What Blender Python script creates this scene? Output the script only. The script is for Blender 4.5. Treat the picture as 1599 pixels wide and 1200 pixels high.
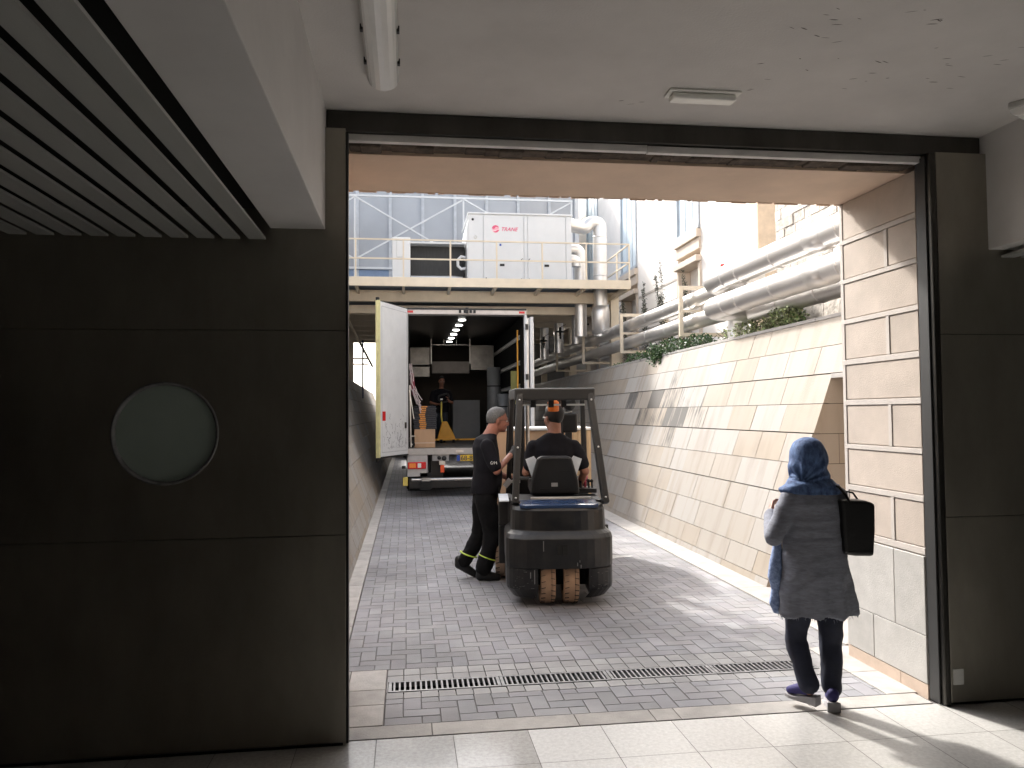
import bpy, bmesh, math, random
from mathutils import Vector, Matrix, noise
R = math.radians
V = Vector
random.seed(7)
sc = bpy.context.scene
C = sc.collection
for o in list(bpy.data.objects): bpy.data.objects.remove(o)

# ------------------------------------------------------------------ camera
CAMZ = 1.70
yaw, pitch, roll = R(7.76), R(2.177), R(-.499)
fwd = V((math.sin(yaw)*math.cos(pitch), math.cos(yaw)*math.cos(pitch), math.sin(pitch)))
rt = V((math.cos(yaw), -math.sin(yaw), 0)); up = rt.cross(fwd)
rt2 = rt*math.cos(roll) + up*math.sin(roll); up2 = -rt*math.sin(roll) + up*math.cos(roll)
cd = bpy.data.cameras.new('camera'); cam = bpy.data.objects.new('camera', cd); C.objects.link(cam)
cd.sensor_width = 36; cd.lens = 1209.6/1599*36; cd.clip_start = .05; cd.clip_end = 500
M = Matrix((rt2, up2, -fwd)).transposed().to_4x4(); M.translation = (0, 0, CAMZ)
cam.matrix_world = M
sc.camera = cam

# ------------------------------------------------------------------ world, sun, exposure
w = bpy.data.worlds.new('World'); sc.world = w; w.use_nodes = True
nt = w.node_tree; bg = nt.nodes['Background']
sky = nt.nodes.new('ShaderNodeTexSky'); sky.sky_type = 'NISHITA'; sky.sun_disc = False
SD = V((.42, -1, -.825)).normalized()          # direction the sunlight travels
el = math.asin(-SD.z)
sky.sun_elevation = el; sky.sun_rotation = math.atan2(-SD.x, -SD.y)
sky.dust_density = 4; sky.ozone_density = 1.2; sky.air_density = 1.0
hs = nt.nodes.new('ShaderNodeHueSaturation'); hs.inputs['Saturation'].default_value = .45
nt.links.new(sky.outputs[0], hs.inputs['Color']); nt.links.new(hs.outputs[0], bg.inputs[0]); bg.inputs[1].default_value = .15
ld = bpy.data.lights.new('sun', 'SUN'); lo = bpy.data.objects.new('sun', ld); C.objects.link(lo)
ld.energy = 2.05; ld.angle = R(3.5); ld.color = (1, .955, .89)
lo.rotation_euler = (-SD).to_track_quat('Z', 'Y').to_euler()
lo.location = (-6, 30, 25)
sc.view_settings.view_transform = 'Standard'; sc.view_settings.look = 'None'
sc.view_settings.gamma = 1; sc.view_settings.use_curve_mapping = False
sc.view_settings.exposure = 1.72
sc.render.engine = 'CYCLES'
sc.cycles.max_bounces = 10; sc.cycles.diffuse_bounces = 6; sc.cycles.glossy_bounces = 5

# ------------------------------------------------------------------ materials
def mat(name, col, rough=.6, metal=0, var=.12, scale=6, stretch=(1, 1, 1), bump=0, bscale=60, tone=False,
        rvar=0, col2=None, spec=.5, coat=0, trans=0, cl=None, coords='Object'):
    m = bpy.data.materials.new(name); m.use_nodes = True
    n = m.node_tree.nodes; l = m.node_tree.links; b = n['Principled BSDF']
    tc = n.new('ShaderNodeTexCoord'); mp = n.new('ShaderNodeMapping'); mp.inputs['Scale'].default_value = stretch
    l.new(tc.outputs[coords], mp.inputs[0])
    nz = n.new('ShaderNodeTexNoise'); nz.inputs['Scale'].default_value = scale; nz.inputs['Detail'].default_value = 6
    nz.inputs['Roughness'].default_value = .62
    l.new(mp.outputs[0], nz.inputs['Vector'])
    rp = n.new('ShaderNodeValToRGB'); rp.color_ramp.elements[0].position = .32; rp.color_ramp.elements[1].position = .7
    c2 = col2 or tuple(min(1, c*(1+var)) for c in col)
    c1 = tuple(c*(1-var) for c in col)
    rp.color_ramp.elements[0].color = (*c1, 1); rp.color_ramp.elements[1].color = (*c2, 1)
    l.new(nz.outputs['Fac'], rp.inputs[0])
    src = rp.outputs[0]
    if tone:
        at = n.new('ShaderNodeVertexColor'); at.layer_name = 'tone'
        mx = n.new('ShaderNodeMix'); mx.data_type = 'RGBA'; mx.blend_type = 'MULTIPLY'; mx.inputs[0].default_value = 1
        l.new(src, mx.inputs[6]); l.new(at.outputs[0], mx.inputs[7]); src = mx.outputs[2]
    l.new(src, b.inputs['Base Color'])
    b.inputs['Metallic'].default_value = metal; b.inputs['Roughness'].default_value = rough
    b.inputs['Specular IOR Level'].default_value = spec
    b.inputs['Coat Weight'].default_value = coat
    if trans: b.inputs['Transmission Weight'].default_value = trans
    if rvar:
        mr = n.new('ShaderNodeMapRange'); mr.inputs[3].default_value = max(.02, rough-rvar); mr.inputs[4].default_value = rough+rvar
        l.new(nz.outputs['Fac'], mr.inputs[0]); l.new(mr.outputs[0], b.inputs['Roughness'])
    if bump:
        n2 = n.new('ShaderNodeTexNoise'); n2.inputs['Scale'].default_value = bscale; n2.inputs['Detail'].default_value = 5
        l.new(mp.outputs[0], n2.inputs['Vector'])
        bp = n.new('ShaderNodeBump'); bp.inputs['Strength'].default_value = 1; bp.inputs['Distance'].default_value = bump
        l.new(n2.outputs['Fac'], bp.inputs['Height']); l.new(bp.outputs[0], b.inputs['Normal'])
    return m

def emat(name, col, s):
    m = bpy.data.materials.new(name); m.use_nodes = True; b = m.node_tree.nodes['Principled BSDF']
    b.inputs['Base Color'].default_value = (*col, 1); b.inputs['Emission Color'].default_value = (*col, 1)
    b.inputs['Emission Strength'].default_value = s; return m

m_plaster = mat('white plaster', (.61, .59, .57), .8, var=.06, scale=2.2, bump=.0015, bscale=90)
m_bulk = mat('bulkhead paint', (.62, .61, .60), .6, var=.05, scale=3)
m_slat = mat('grey slat', (.40, .41, .395), .45, var=.08, scale=3, stretch=(1, .2, 1))
m_void = mat('dark void', (.012, .012, .011), .9)
m_steel = mat('dark brushed steel', (.33, .31, .265), .42, .85, var=.16, scale=1.6, stretch=(1.8, 1, .8), rvar=.10, bump=.012, bscale=1.4)
m_steelF = mat('frame steel', (.08, .077, .07), .38, .9, var=.25, scale=5, stretch=(1, 1, .4), rvar=.08)
m_track = mat('track metal', (.72, .71, .69), .6, 0, var=.15, scale=3)
m_alu = mat('aluminium', (.62, .61, .59), .35, .9, var=.12, scale=9)
m_jacket = mat('pipe jacket', (.74, .72, .70), .36, .8, var=.05, scale=5, stretch=(2, .5, 2), rvar=.05, bump=.0004, bscale=12)
m_pink = mat('sand plaster', (.74, .57, .44), .85, var=.08, scale=2.5, bump=.0015, bscale=70)
m_block = mat('jamb block', (.49, .42, .36), .8, var=.10, scale=5, bump=.002, bscale=140, tone=True)
m_band = mat('jamb band', (.52, .475, .435), .8, var=.07, scale=12, bump=.0015, bscale=120)
m_grey = mat('grey limestone', (.47, .455, .43), .75, var=.09, scale=9, bump=.0016, bscale=110, tone=True)
m_kerb = mat('kerb stone', (.385, .365, .345), .7, var=.16, scale=7, bump=.002, bscale=90, tone=True)
m_mortar = mat('rough mortar', (.09, .07, .055), .95, var=.5, scale=14, bump=.01, bscale=22)
m_dark = mat('joint dark', (.06, .052, .045), .95, var=.3)
m_paver = mat('paver concrete', (.268, .266, .276), .7, var=.27, scale=1.0, bump=.002, bscale=150, tone=True, spec=.4)
m_paverL = mat('pale paver', (.33, .325, .325), .7, var=.12, scale=5, bump=.0015, bscale=150, tone=True)
m_sand = mat('joint sand', (.15, .14, .135), .95, var=.3, scale=8)
m_iron = mat('galvanised grate', (.26, .26, .265), .5, .3, var=.3, scale=20)
m_cream = mat('cream painted steel', (.70, .61, .48), .55, var=.06, scale=4, spec=.4)
m_white = mat('white enamel', (.66, .67, .68), .4, var=.03, scale=3)
m_whited = mat('truck door skin', (.68, .69, .70), .38, var=.05, scale=4)
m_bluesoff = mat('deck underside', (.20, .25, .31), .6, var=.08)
m_mul = mat('mullion paint', (.50, .52, .55), .5)
m_glass = mat('grey curtain glass', (.37, .38, .405), .25, 0, var=.08, scale=.8, spec=.8)
m_bluegl = mat('pale blue glass', (.78, .88, .94), .2, 0, var=.08, scale=1.5, stretch=(1, 3, .3), spec=.8)
m_fac = mat('pale facade', (.86, .82, .77), .85, var=.04, scale=2, bump=.002, bscale=40)
m_fac2 = mat('facade trim', (.62, .53, .44), .85, var=.08, scale=4)
m_rough = mat('rough stone', (.52, .475, .42), .9, var=.25, scale=7, bump=.02, bscale=14, tone=True)
m_soil = mat('soil', (.10, .075, .05), .95, var=.3, bump=.01, bscale=20)
m_leaf = mat('ivy leaf', (.045, .095, .028), .5, var=.4, scale=20, tone=True)
m_leafp = mat('pale leaf', (.22, .26, .13), .6, var=.4, scale=20, tone=True)
m_stem = mat('dry stem', (.09, .08, .055), .8)
m_black = mat('black plastic', (.007, .007, .0075), .42, var=.2, scale=8)
m_cw = mat('forklift counterweight', (.008, .009, .011), .36, 0, var=.25, scale=9, col2=(.022, .021, .020), bump=.0006, bscale=60, rvar=.08, spec=.4)
m_guard = mat('guard steel', (.015, .0148, .0145), .5, 0, var=.15)
m_rubber = mat('black rubber', (.009, .009, .009), .8, var=.2)
m_tyre = mat('tan tyre', (.42, .27, .17), .75, var=.14, scale=9, bump=.001)
m_card = mat('cardboard', (.47, .30, .18), .8, var=.08, scale=4, stretch=(4, 4, .6))
m_cardt = mat('crate top sunlight', (.80, .79, .76), .6, var=.04)
m_wood = mat('pale wood', (.58, .42, .25), .75, var=.16, scale=5, stretch=(8, 8, .8))
m_woodd = mat('pallet wood', (.40, .26, .15), .8, var=.2, scale=6)
m_yel = mat('yellow paint', (.75, .36, .03), .45, var=.08)
m_yseal = mat('yellow door seal', (.62, .58, .30), .6)
m_red = mat('red lens', (.62, .03, .03), .25)
m_orng = mat('orange plastic', (.85, .20, .02), .45)
m_orl = mat('orange lens', (.8, .25, .05), .25)
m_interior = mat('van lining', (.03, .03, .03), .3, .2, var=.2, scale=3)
m_rail = mat('lashing rail', (.45, .45, .44), .4, .7)
m_platey = mat('plate yellow', (.80, .52, .03), .5)
m_blue = mat('plate blue', (.02, .07, .35), .5)
m_led = emat('led lamp', (1, .98, .92), 4)
m_skin = mat('skin', (.34, .145, .10), .5, var=.12, scale=18, spec=.4)
m_skind = mat('skin tanned', (.28, .13, .085), .5, var=.12, scale=18, spec=.4)
m_grhair = mat('grey hair', (.13, .128, .125), .7, var=.35, scale=90, bump=.002, bscale=200)
m_dkhair = mat('dark hair', (.006, .005, .0045), .6, var=.4, scale=90, bump=.002, bscale=200)
m_tee = mat('black jersey', (.0085, .008, .011), .9, var=.2, scale=12, bump=.0012, bscale=140, spec=.2)
m_trs = mat('black work cloth', (.006, .006, .007), .85, var=.25, scale=10, bump=.0012, bscale=140, spec=.2)
m_jean = mat('navy denim', (.010, .013, .030), .8, var=.3, scale=14, bump=.001, bscale=200)
m_tunic = mat('grey linen', (.185, .195, .235), .9, var=.2, scale=22, stretch=(1, 1, 4), bump=.0016, bscale=55)
def scarfmat():
    m = mat('blue scarf', (.025, .055, .17), .85, var=.4, scale=38, stretch=(1, 1, .5), bump=.0008, bscale=160, col2=(.11, .19, .37))
    return m
m_scarf = scarfmat()
m_shoe = mat('blue suede', (.03, .025, .13), .75)
m_sole = mat('grey wedge sole', (.36, .35, .36), .7)
m_bag = mat('black leather', (.005, .005, .0055), .4, var=.2, scale=20, bump=.0006, bscale=120)
m_hiv = mat('lime reflective', (.6, .75, .1), .4)
m_lamp = mat('lamp diffuser', (.85, .85, .80), .25, var=.05)
m_porth = mat('frosted porthole glass', (.36, .43, .39), .35, var=.06, scale=3, spec=.6)
m_ink = mat('ink', (.05, .05, .06), .7)
m_pinklogo = mat('logo pink', (.72, .10, .20), .5)
m_pinkl2 = mat('logo pale', (.85, .55, .6), .5)
m_plast = mat('translucent sheet', (.62, .66, .70), .4, var=.1)
m_glove = mat('grey glove', (.05, .05, .05), .8)
m_skytop = mat('sky tinted hood', (.018, .04, .10), .25, 0, var=.2, coat=.2)  # blue of the reflected sky is put into the hood colour

# stained, slab-clad retaining wall
def wallmat():
    m = bpy.data.materials.new('limestone cladding'); m.use_nodes = True
    n = m.node_tree.nodes; l = m.node_tree.links; b = n['Principled BSDF']
    uv = n.new('ShaderNodeUVMap'); uv.uv_map = 'uv'
    def nzt(sx, sy, det=5):
        mp = n.new('ShaderNodeMapping'); mp.inputs['Scale'].default_value = (sx, sy, 1); l.new(uv.outputs[0], mp.inputs[0])
        t = n.new('ShaderNodeTexNoise'); t.inputs['Scale'].default_value = 1; t.inputs['Detail'].default_value = det
        l.new(mp.outputs[0], t.inputs['Vector']); return t.outputs['Fac']
    at = n.new('ShaderNodeVertexColor'); at.layer_name = 'tone'
    sp = n.new('ShaderNodeSeparateColor'); l.new(at.outputs[0], sp.inputs[0])
    def math_(op, a, bb, clamp=False):
        q = n.new('ShaderNodeMath'); q.operation = op; q.use_clamp = clamp
        if op == 'MULTIPLY_ADD': q.inputs[2].default_value = -1
        for i, v in enumerate((a, bb)):
            if hasattr(v, 'links') or isinstance(v, bpy.types.NodeSocket): l.new(v, q.inputs[i])
            else: q.inputs[i].default_value = v
        return q.outputs[0]
    def mix(f, a, c, t='MIX'):
        q = n.new('ShaderNodeMix'); q.data_type = 'RGBA'; q.blend_type = t
        for i, v in ((0, f), (6, a), (7, c)):
            if isinstance(v, bpy.types.NodeSocket): l.new(v, q.inputs[i])
            elif i == 0: q.inputs[0].default_value = v
            else: q.inputs[i].default_value = (*v, 1)
        return q.outputs[2]
    veins = nzt(5.5, 1.1, 8)
    base = mix(sp.outputs[0], (.30, .252, .197), (.335, .318, .297))
    f1 = math_('MULTIPLY', math_('SUBTRACT', veins, .48), 3.2, True)
    base = mix(f1, base, mix(sp.outputs[2], (.24, .19, .14), (.25, .22, .19)))
    big = nzt(.8, 1.6, 4)
    base = mix(math_('MULTIPLY', math_('SUBTRACT', big, .5), 1.6, True), base, (.315, .295, .27))
    st = nzt(16, 1.3, 6)
    patch = nzt(2.3, 2.2, 5)
    k = math_('ADD', math_('MULTIPLY', st, .9), math_('MULTIPLY', patch, .7))
    k = math_('ADD', k, math_('MULTIPLY_ADD', sp.outputs[1], 2))
    k = math_('MULTIPLY', math_('SUBTRACT', k, .80), 5.5, True)
    base = mix(math_('MULTIPLY', k, .85), base, (.06, .058, .056))
    l.new(base, b.inputs['Base Color']); b.inputs['Roughness'].default_value = .72
    bp = n.new('ShaderNodeBump'); bp.inputs['Distance'].default_value = .002
    l.new(nzt(60, 60, 4), bp.inputs['Height']); l.new(bp.outputs[0], b.inputs['Normal'])
    return m
m_clad = wallmat()

# interior floor tiles
def tilemat():
    m = bpy.data.materials.new('floor tile'); m.use_nodes = True
    n = m.node_tree.nodes; l = m.node_tree.links; b = n['Principled BSDF']
    tc = n.new('ShaderNodeTexCoord')
    at = n.new('ShaderNodeVertexColor'); at.layer_name = 'tone'
    nz = n.new('ShaderNodeTexNoise'); nz.inputs['Scale'].default_value = 45; nz.inputs['Detail'].default_value = 8
    nz.inputs['Roughness'].default_value = .75
    l.new(tc.outputs['Object'], nz.inputs['Vector'])
    rp = n.new('ShaderNodeValToRGB'); rp.color_ramp.elements[0].position = .35; rp.color_ramp.elements[1].position = .65
    rp.color_ramp.elements[0].color = (.41, .40, .385, 1); rp.color_ramp.elements[1].color = (.58, .57, .55, 1)
    l.new(nz.outputs['Fac'], rp.inputs[0])
    mx = n.new('ShaderNodeMix'); mx.data_type = 'RGBA'; mx.blend_type = 'MULTIPLY'; mx.inputs[0].default_value = 1
    sp = n.new('ShaderNodeSeparateColor'); l.new(at.outputs[0], sp.inputs[0])
    l.new(rp.outputs[0], mx.inputs[6]); l.new(sp.outputs[0], mx.inputs[7]); l.new(mx.outputs[2], b.inputs['Base Color'])
    n3 = n.new('ShaderNodeTexNoise'); n3.inputs['Scale'].default_value = 3
    l.new(tc.outputs['Object'], n3.inputs['Vector'])
    ad = n.new('ShaderNodeMath'); ad.operation = 'MULTIPLY_ADD'; l.new(n3.outputs['Fac'], ad.inputs[0]); ad.inputs[1].default_value = .12
    l.new(sp.outputs[1], ad.inputs[2]); l.new(ad.outputs[0], b.inputs['Roughness'])
    b.inputs['Specular IOR Level'].default_value = 1
    b.inputs['IOR'].default_value = 1.65
    return m
m_tile = tilemat()

# ------------------------------------------------------------------ helpers
class MB:
    def __init__(s): s.cuts = []; s.v = []; s.f = []; s.t = []; s.uv = []; s.sm = []
    def face(s, pts, tone=(1, 1, 1), uv=None, smooth=False):
        i = len(s.v); s.v += [tuple(p) for p in pts]; s.f.append(tuple(range(i, i+len(pts))))
        s.t.append(tone); s.uv.append(uv or [(0, 0)]*len(pts)); s.sm.append(smooth)
    def shell(s, vs, fs, tone=(1, 1, 1), smooth=False):
        i = len(s.v); j = len(s.f); s.v += [tuple(p) for p in vs]; s.cuts.append((i, len(s.v), j, j+len(fs)))
        for f in fs: s.f.append(tuple(i+k for k in f)); s.t.append(tone); s.uv.append([(0, 0)]*len(f)); s.sm.append(smooth)
    def box(s, a, b, tone=(1, 1, 1), mtx=None):
        x0, y0, z0 = (min(a[i], b[i]) for i in range(3)); x1, y1, z1 = (max(a[i], b[i]) for i in range(3))
        vs = [V(p) for p in ((x0,y0,z0),(x1,y0,z0),(x1,y1,z0),(x0,y1,z0),(x0,y0,z1),(x1,y0,z1),(x1,y1,z1),(x0,y1,z1))]
        if mtx: vs = [mtx @ p for p in vs]
        s.shell(vs, [(0,3,2,1),(4,5,6,7),(0,1,5,4),(1,2,6,5),(2,3,7,6),(3,0,4,7)], tone); return s
    def bar(s, a, b, wd, ht, upv=(0, 0, 1), tone=(1, 1, 1)):
        a = V(a); b = V(b); d = (b-a).normalized(); u = V(upv)
        if abs(d.dot(u)) > .98: u = V((0, 1, 0))
        x = d.cross(u).normalized(); z = x.cross(d)
        vs = [p + x*(sx*wd/2) + z*(sz*ht/2) for p in (a, b) for sx, sz in ((-1,-1),(1,-1),(1,1),(-1,1))]
        s.shell(vs, [(0,1,2,3),(7,6,5,4),(0,4,5,1),(1,5,6,2),(2,6,7,3),(3,7,4,0)], tone); return s
    def tube(s, pts, r, n=16, caps=True, smooth=True, tone=(1, 1, 1), closed=False):
        pts = [V(p) for p in pts]; rs = r if isinstance(r, (list, tuple)) else [r]*len(pts)
        ref = None; rings = []
        N = len(pts)
        for i, p in enumerate(pts):
            if closed: d = (pts[(i+1) % N]-pts[i-1])
            else: d = (pts[min(i+1, N-1)]-pts[max(i-1, 0)])
            d.normalize()
            if ref is None:
                ref = V((0, 0, 1)) if abs(d.z) < .9 else V((1, 0, 0))
            x = d.cross(ref).normalized(); ref = x.cross(d).normalized()
            rings.append([p + (x*math.cos(2*math.pi*k/n)+ref*math.sin(2*math.pi*k/n))*rs[i] for k in range(n)])
        vs = [q for g in rings for q in g]; fs = []
        for i in range(N if closed else N-1):
            j = (i+1) % N
            for k in range(n):
                k2 = (k+1) % n; fs.append((i*n+k, j*n+k, j*n+k2, i*n+k2))
        s.shell(vs, fs, tone, smooth)
        if caps and not closed:
            s.shell(rings[0], [tuple(range(n))], tone); s.shell(rings[-1], [tuple(range(n-1, -1, -1))], tone)
        return s
    def lathe(s, c, axis, prof, n=24, smooth=True):     # prof: list of (r, h) along axis
        axis = V(axis).normalized(); q = V((1, 0, 0)) if abs(axis.x) < .9 else V((0, 1, 0))
        x = axis.cross(q).normalized(); y = axis.cross(x); c = V(c)
        vs = [c + axis*h + (x*math.cos(2*math.pi*k/n)+y*math.sin(2*math.pi*k/n))*r for r, h in prof for k in range(n)]
        fs = [(i*n+k, i*n+(k+1) % n, (i+1)*n+(k+1) % n, (i+1)*n+k) for i in range(len(prof)-1) for k in range(n)]
        s.shell(vs, fs, smooth=smooth); return s
    def ell(s, c, r, ax=None, n=14, m=9):
        c = V(c); X, Y, Z = ax or (V((1,0,0)), V((0,1,0)), V((0,0,1)))
        vs = []; fs = []
        for i in range(m+1):
            t = math.pi*i/m
            for k in range(n):
                p = 2*math.pi*k/n
                vs.append(c + X*(r[0]*math.sin(t)*math.cos(p)) + Y*(r[1]*math.sin(t)*math.sin(p)) + Z*(r[2]*math.cos(t)))
        for i in range(m):
            for k in range(n):
                fs.append((i*n+k, (i+1)*n+k, (i+1)*n+(k+1) % n, i*n+(k+1) % n))
        s.shell(vs, fs, smooth=True); return s
    def prism(s, poly, y0, y1, axis='y'):
        n = len(poly)
        if axis == 'y': g = lambda p, t: (p[0], t, p[1])
        elif axis == 'x': g = lambda p, t: (t, p[0], p[1])
        else: g = lambda p, t: (p[0], p[1], t)
        vs = [g(p, y0) for p in poly] + [g(p, y1) for p in poly]
        fs = [tuple(range(n)), tuple(range(2*n-1, n-1, -1))] + [(i, i+n, (i+1) % n+n, (i+1) % n) for i in range(n)]
        s.shell(vs, fs); return s
    def pieces(s):
        out = []
        for a, b, c, d in s.cuts:
            q = MB(); q.v = s.v[a:b]; q.f = [tuple(i-a for i in f) for f in s.f[c:d]]; q.t = s.t[c:d]; q.uv = s.uv[c:d]; q.sm = s.sm[c:d]; out.append(q)
        return out
    def build(s, name, m, parent=None, bevel=0, seg=2, merge=False, fix=True):
        me = bpy.data.meshes.new(name); me.from_pydata(s.v, [], s.f)
        ca = me.color_attributes.new('tone', 'FLOAT_COLOR', 'CORNER'); uvl = me.uv_layers.new(name='uv')
        k = 0
        for i, p in enumerate(me.polygons):
            p.use_smooth = s.sm[i]
            for j in range(len(p.vertices)):
                ca.data[k].color = (*s.t[i], 1); uvl.data[k].uv = s.uv[i][j]; k += 1
        if fix:
            bm = bmesh.new(); bm.from_mesh(me)
            if merge: bmesh.ops.remove_doubles(bm, verts=bm.verts, dist=1e-4)
            bmesh.ops.recalc_face_normals(bm, faces=bm.faces); bm.to_mesh(me); bm.free()
        me.materials.append(m)
        o = bpy.data.objects.new(name, me); C.objects.link(o)
        if parent: o.parent = parent
        if bevel:
            b = o.modifiers.new('bevel', 'BEVEL'); b.width = bevel; b.segments = seg; b.limit_method = 'ANGLE'; b.angle_limit = R(40)
        return o

def tag(o, label=None, cat=None, group=None, kind=None):
    if label: o['label'] = label
    if cat: o['category'] = cat
    if group: o['group'] = group
    if kind: o['kind'] = kind
    return o
def thing(name, label, cat, loc=(0, 0, 0), group=None):
    o = bpy.data.objects.new(name, None); C.objects.link(o); o.location = loc; o.empty_display_size = .1
    LOC[o.name] = V(loc)
    return tag(o, label, cat, group)
LOC = {}
def P(o, root):          # geometry was written in world coordinates: keep it there under a root that is elsewhere
    o.parent = root; o.matrix_parent_inverse = Matrix.Translation(-root.location); return o
SPLIT = {'lamp_panel', 'side_post', 'joint_band', 'clip', 'hinge', 'chassis', 'mudflap', 'lock_bracket', 'mount', 'clamp', 'lashing_rail', 'socket', 'skirting', 'plinth_slab', 'batten', 'track', 'bolt', 'door_edge', 'string_band', 'rail_clamp', 'handles'}
def part(mb, name, m, root, **k):
    if name in SPLIT:
        ps = mb.pieces()
        if name in ('clamp', 'lashing_rail'): ps = [mb]
        for q in ps: o = P(q.build(name.rstrip('s') if name == 'handles' else name, m, **k), root)
        return o
    return P(mb.build(name, m, **k), root)
def text_mesh(name, body, size, m, loc, rot, parent=None, ext=.002, shear=0, align='LEFT'):
    cu = bpy.data.curves.new(name, 'FONT'); cu.body = body; cu.size = size; cu.extrude = ext; cu.shear = shear
    cu.offset = size*.012; cu.align_x = align
    t = bpy.data.objects.new('tmp', cu); C.objects.link(t)
    me = bpy.data.meshes.new_from_object(t.evaluated_get(bpy.context.evaluated_depsgraph_get()))
    bpy.data.objects.remove(t)
    me.transform(Matrix.Translation(V(loc)) @ rot.to_4x4()); me.materials.clear(); me.materials.append(m)
    o = bpy.data.objects.new(name, me); C.objects.link(o)
    if parent: P(o, parent)
    return o
rnd = random.uniform
def tn(a, b):
    v = rnd(a, b); return (v, v, v)

# ================================================================== SETTING
YD = 4.19      # inner face of the doorway
# base ground sheet
g = MB(); g.face([(-60, -60, -.3), (60, -60, -.3), (60, 120, -.3), (-60, 120, -.3)])
tag(g.build('ground', m_sand), kind='structure')
g = MB()
for x0, x1, y0, y1 in ((-.62, 3.6, YD+.14, 4.868), (-.62, 3.6, 5.056, 36), (-.62, -.12, 4.868, 5.056), (2.71, 3.6, 4.868, 5.056)): g.face([(x0, y0, -.012), (x1, y0, -.012), (x1, y1, -.012), (x0, y1, -.012)])
tag(g.build('driveway_bed', m_sand), kind='structure')
# interior floor: individual tiles over a grout sheet
g = MB(); g.face([(-7, -7, -.006), (9, -7, -.006), (9, YD+.14, -.006), (-7, YD+.14, -.006)])
tag(g.build('floor_grout', m_sand), kind='structure')
g = MB(); T = .4
for i in range(-17, 23):
    for j in range(-28, 1):
        x0 = .24+i*T; y1 = YD-.01+j*T-(.12 if i % 2 == 99 else 0); x1 = x0+T-.0035; y0 = y1-T+.0035
        pol = .05 if i < 1 else .28
        g.face([(x0, y0, 0), (x1, y0, 0), (x1, y1, 0), (x0, y1, 0)], (rnd(.92, 1.06), pol+rnd(0, .05), 0))
tag(g.build('floor', m_tile), kind='structure')
# threshold of pale stone across the opening
g = MB(); xs = [-.36, .13, .927, 1.36, 1.504, 2.3, 3.02]
for a, b in zip(xs, xs[1:]):
    g.box((a+.002, YD, -.05), (b-.002, YD+.165, .002), tn(.9, 1.08))
tag(g.build('threshold', m_kerb, bevel=.003), kind='structure')
# herringbone pavers
def herring2(g, x0, x1, y0, y1, s=.105):
    used = set()
    ni = int((x1-x0)/s)+2; nj = int((y1-y0)/s)+2
    cells = {}
    for j in range(-3, nj+3):
        for i in range(-3, ni+3):
            k = (i + j) % 4
            # classic herringbone: k=0,1 horizontal pair when row parity fits, else vertical pair
            if (i - j) % 4 == 0: cells[(i, j)] = ('H', i, j); cells[(i+1, j)] = ('H', i, j)
            if (i - j) % 4 == 3: cells[(i, j)] = ('V', i, j); cells[(i, j+1)] = ('V', i, j)
    seen = set()
    for c in cells.values():
        if c in seen: continue
        seen.add(c); t, i, j = c
        a = x0+i*s; c0 = y0+j*s; b = a+(2*s if t == 'H' else s); d = c0+(s if t == 'H' else 2*s)
        a, b, c0, d = max(a, x0), min(b, x1), max(c0, y0), min(d, y1)
        if b-a < .015 or d-c0 < .015: continue
        q = .0020; e = .0025; h = rnd(-.0010, .0010)
        t = rnd(.90, 1.10); tt = (t*rnd(.98, 1.02), t, t*rnd(.99, 1.04))
        B = [(a+q+e, c0+q+e, h), (b-q-e, c0+q+e, h), (b-q-e, d-q-e, h), (a+q+e, d-q-e, h)]
        g.face(B, tt)
        if c0 < 14:
            A = [(a+q, c0+q, h-e), (b-q, c0+q, h-e), (b-q, d-q, h-e), (a+q, d-q, h-e)]
            for k in range(4): g.face([A[k], A[(k+1) % 4], B[(k+1) % 4], B[k]], tt)
    return g
g = MB(); herring2(g, -.43, 3.14, 5.30, 36); herring2(g, -.13, 2.84, YD+.17, 4.755)
tag(g.build('driveway', m_paver, fix=False), kind='structure')
g = MB()
for k in range(28):
    x = -.13+k*.106
    for a, b in ((4.757, 4.862), (5.062, 5.168), (5.17, 5.295)):
        if x+.106 < 2.86: g.box((x+.002, a, -.03), (x+.103, b-.003, rnd(-.001, .002)), tn(.86, 1.1))
g.box((2.70, 4.864, -.03), (2.84, 5.06, .001)); g.box((-.13, 4.864, -.03), (-.122, 5.06, .001))
tag(g.build('paver_border', m_paverL, bevel=.002, seg=1), kind='structure')
# kerb strips
g = MB()
def strip(x0, x1, y0, y1, L):
    y = y0
    while y < y1-.01:
        e = min(y+L*rnd(.9, 1.1), y1); g.box((x0, y+.002, -.06), (x1, e-.002, .012), tn(.9, 1.12)); y = e
strip(3.145, 3.46, 5.30, 36, .6); strip(-.62, -.435, 5.30, 36, .5)
for y0, y1 in ((4.36, 4.665), (4.668, 4.915), (4.918, 5.29)): g.box((-.365, y0, -.05), (-.135, y1, .004), tn(.9, 1.1))
for y0, y1 in ((4.36, 4.75), (4.753, 5.29)): g.box((2.845, y0, -.05), (3.06, y1, .004), tn(1, 1.15))
g.box((3.06, 5.10, -.05), (3.6, 5.29, .003)); g.box((-.62, 5.10, -.05), (-.37, 5.29, .003))
tag(g.build('kerb', m_kerb, bevel=.004), kind='structure')

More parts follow.
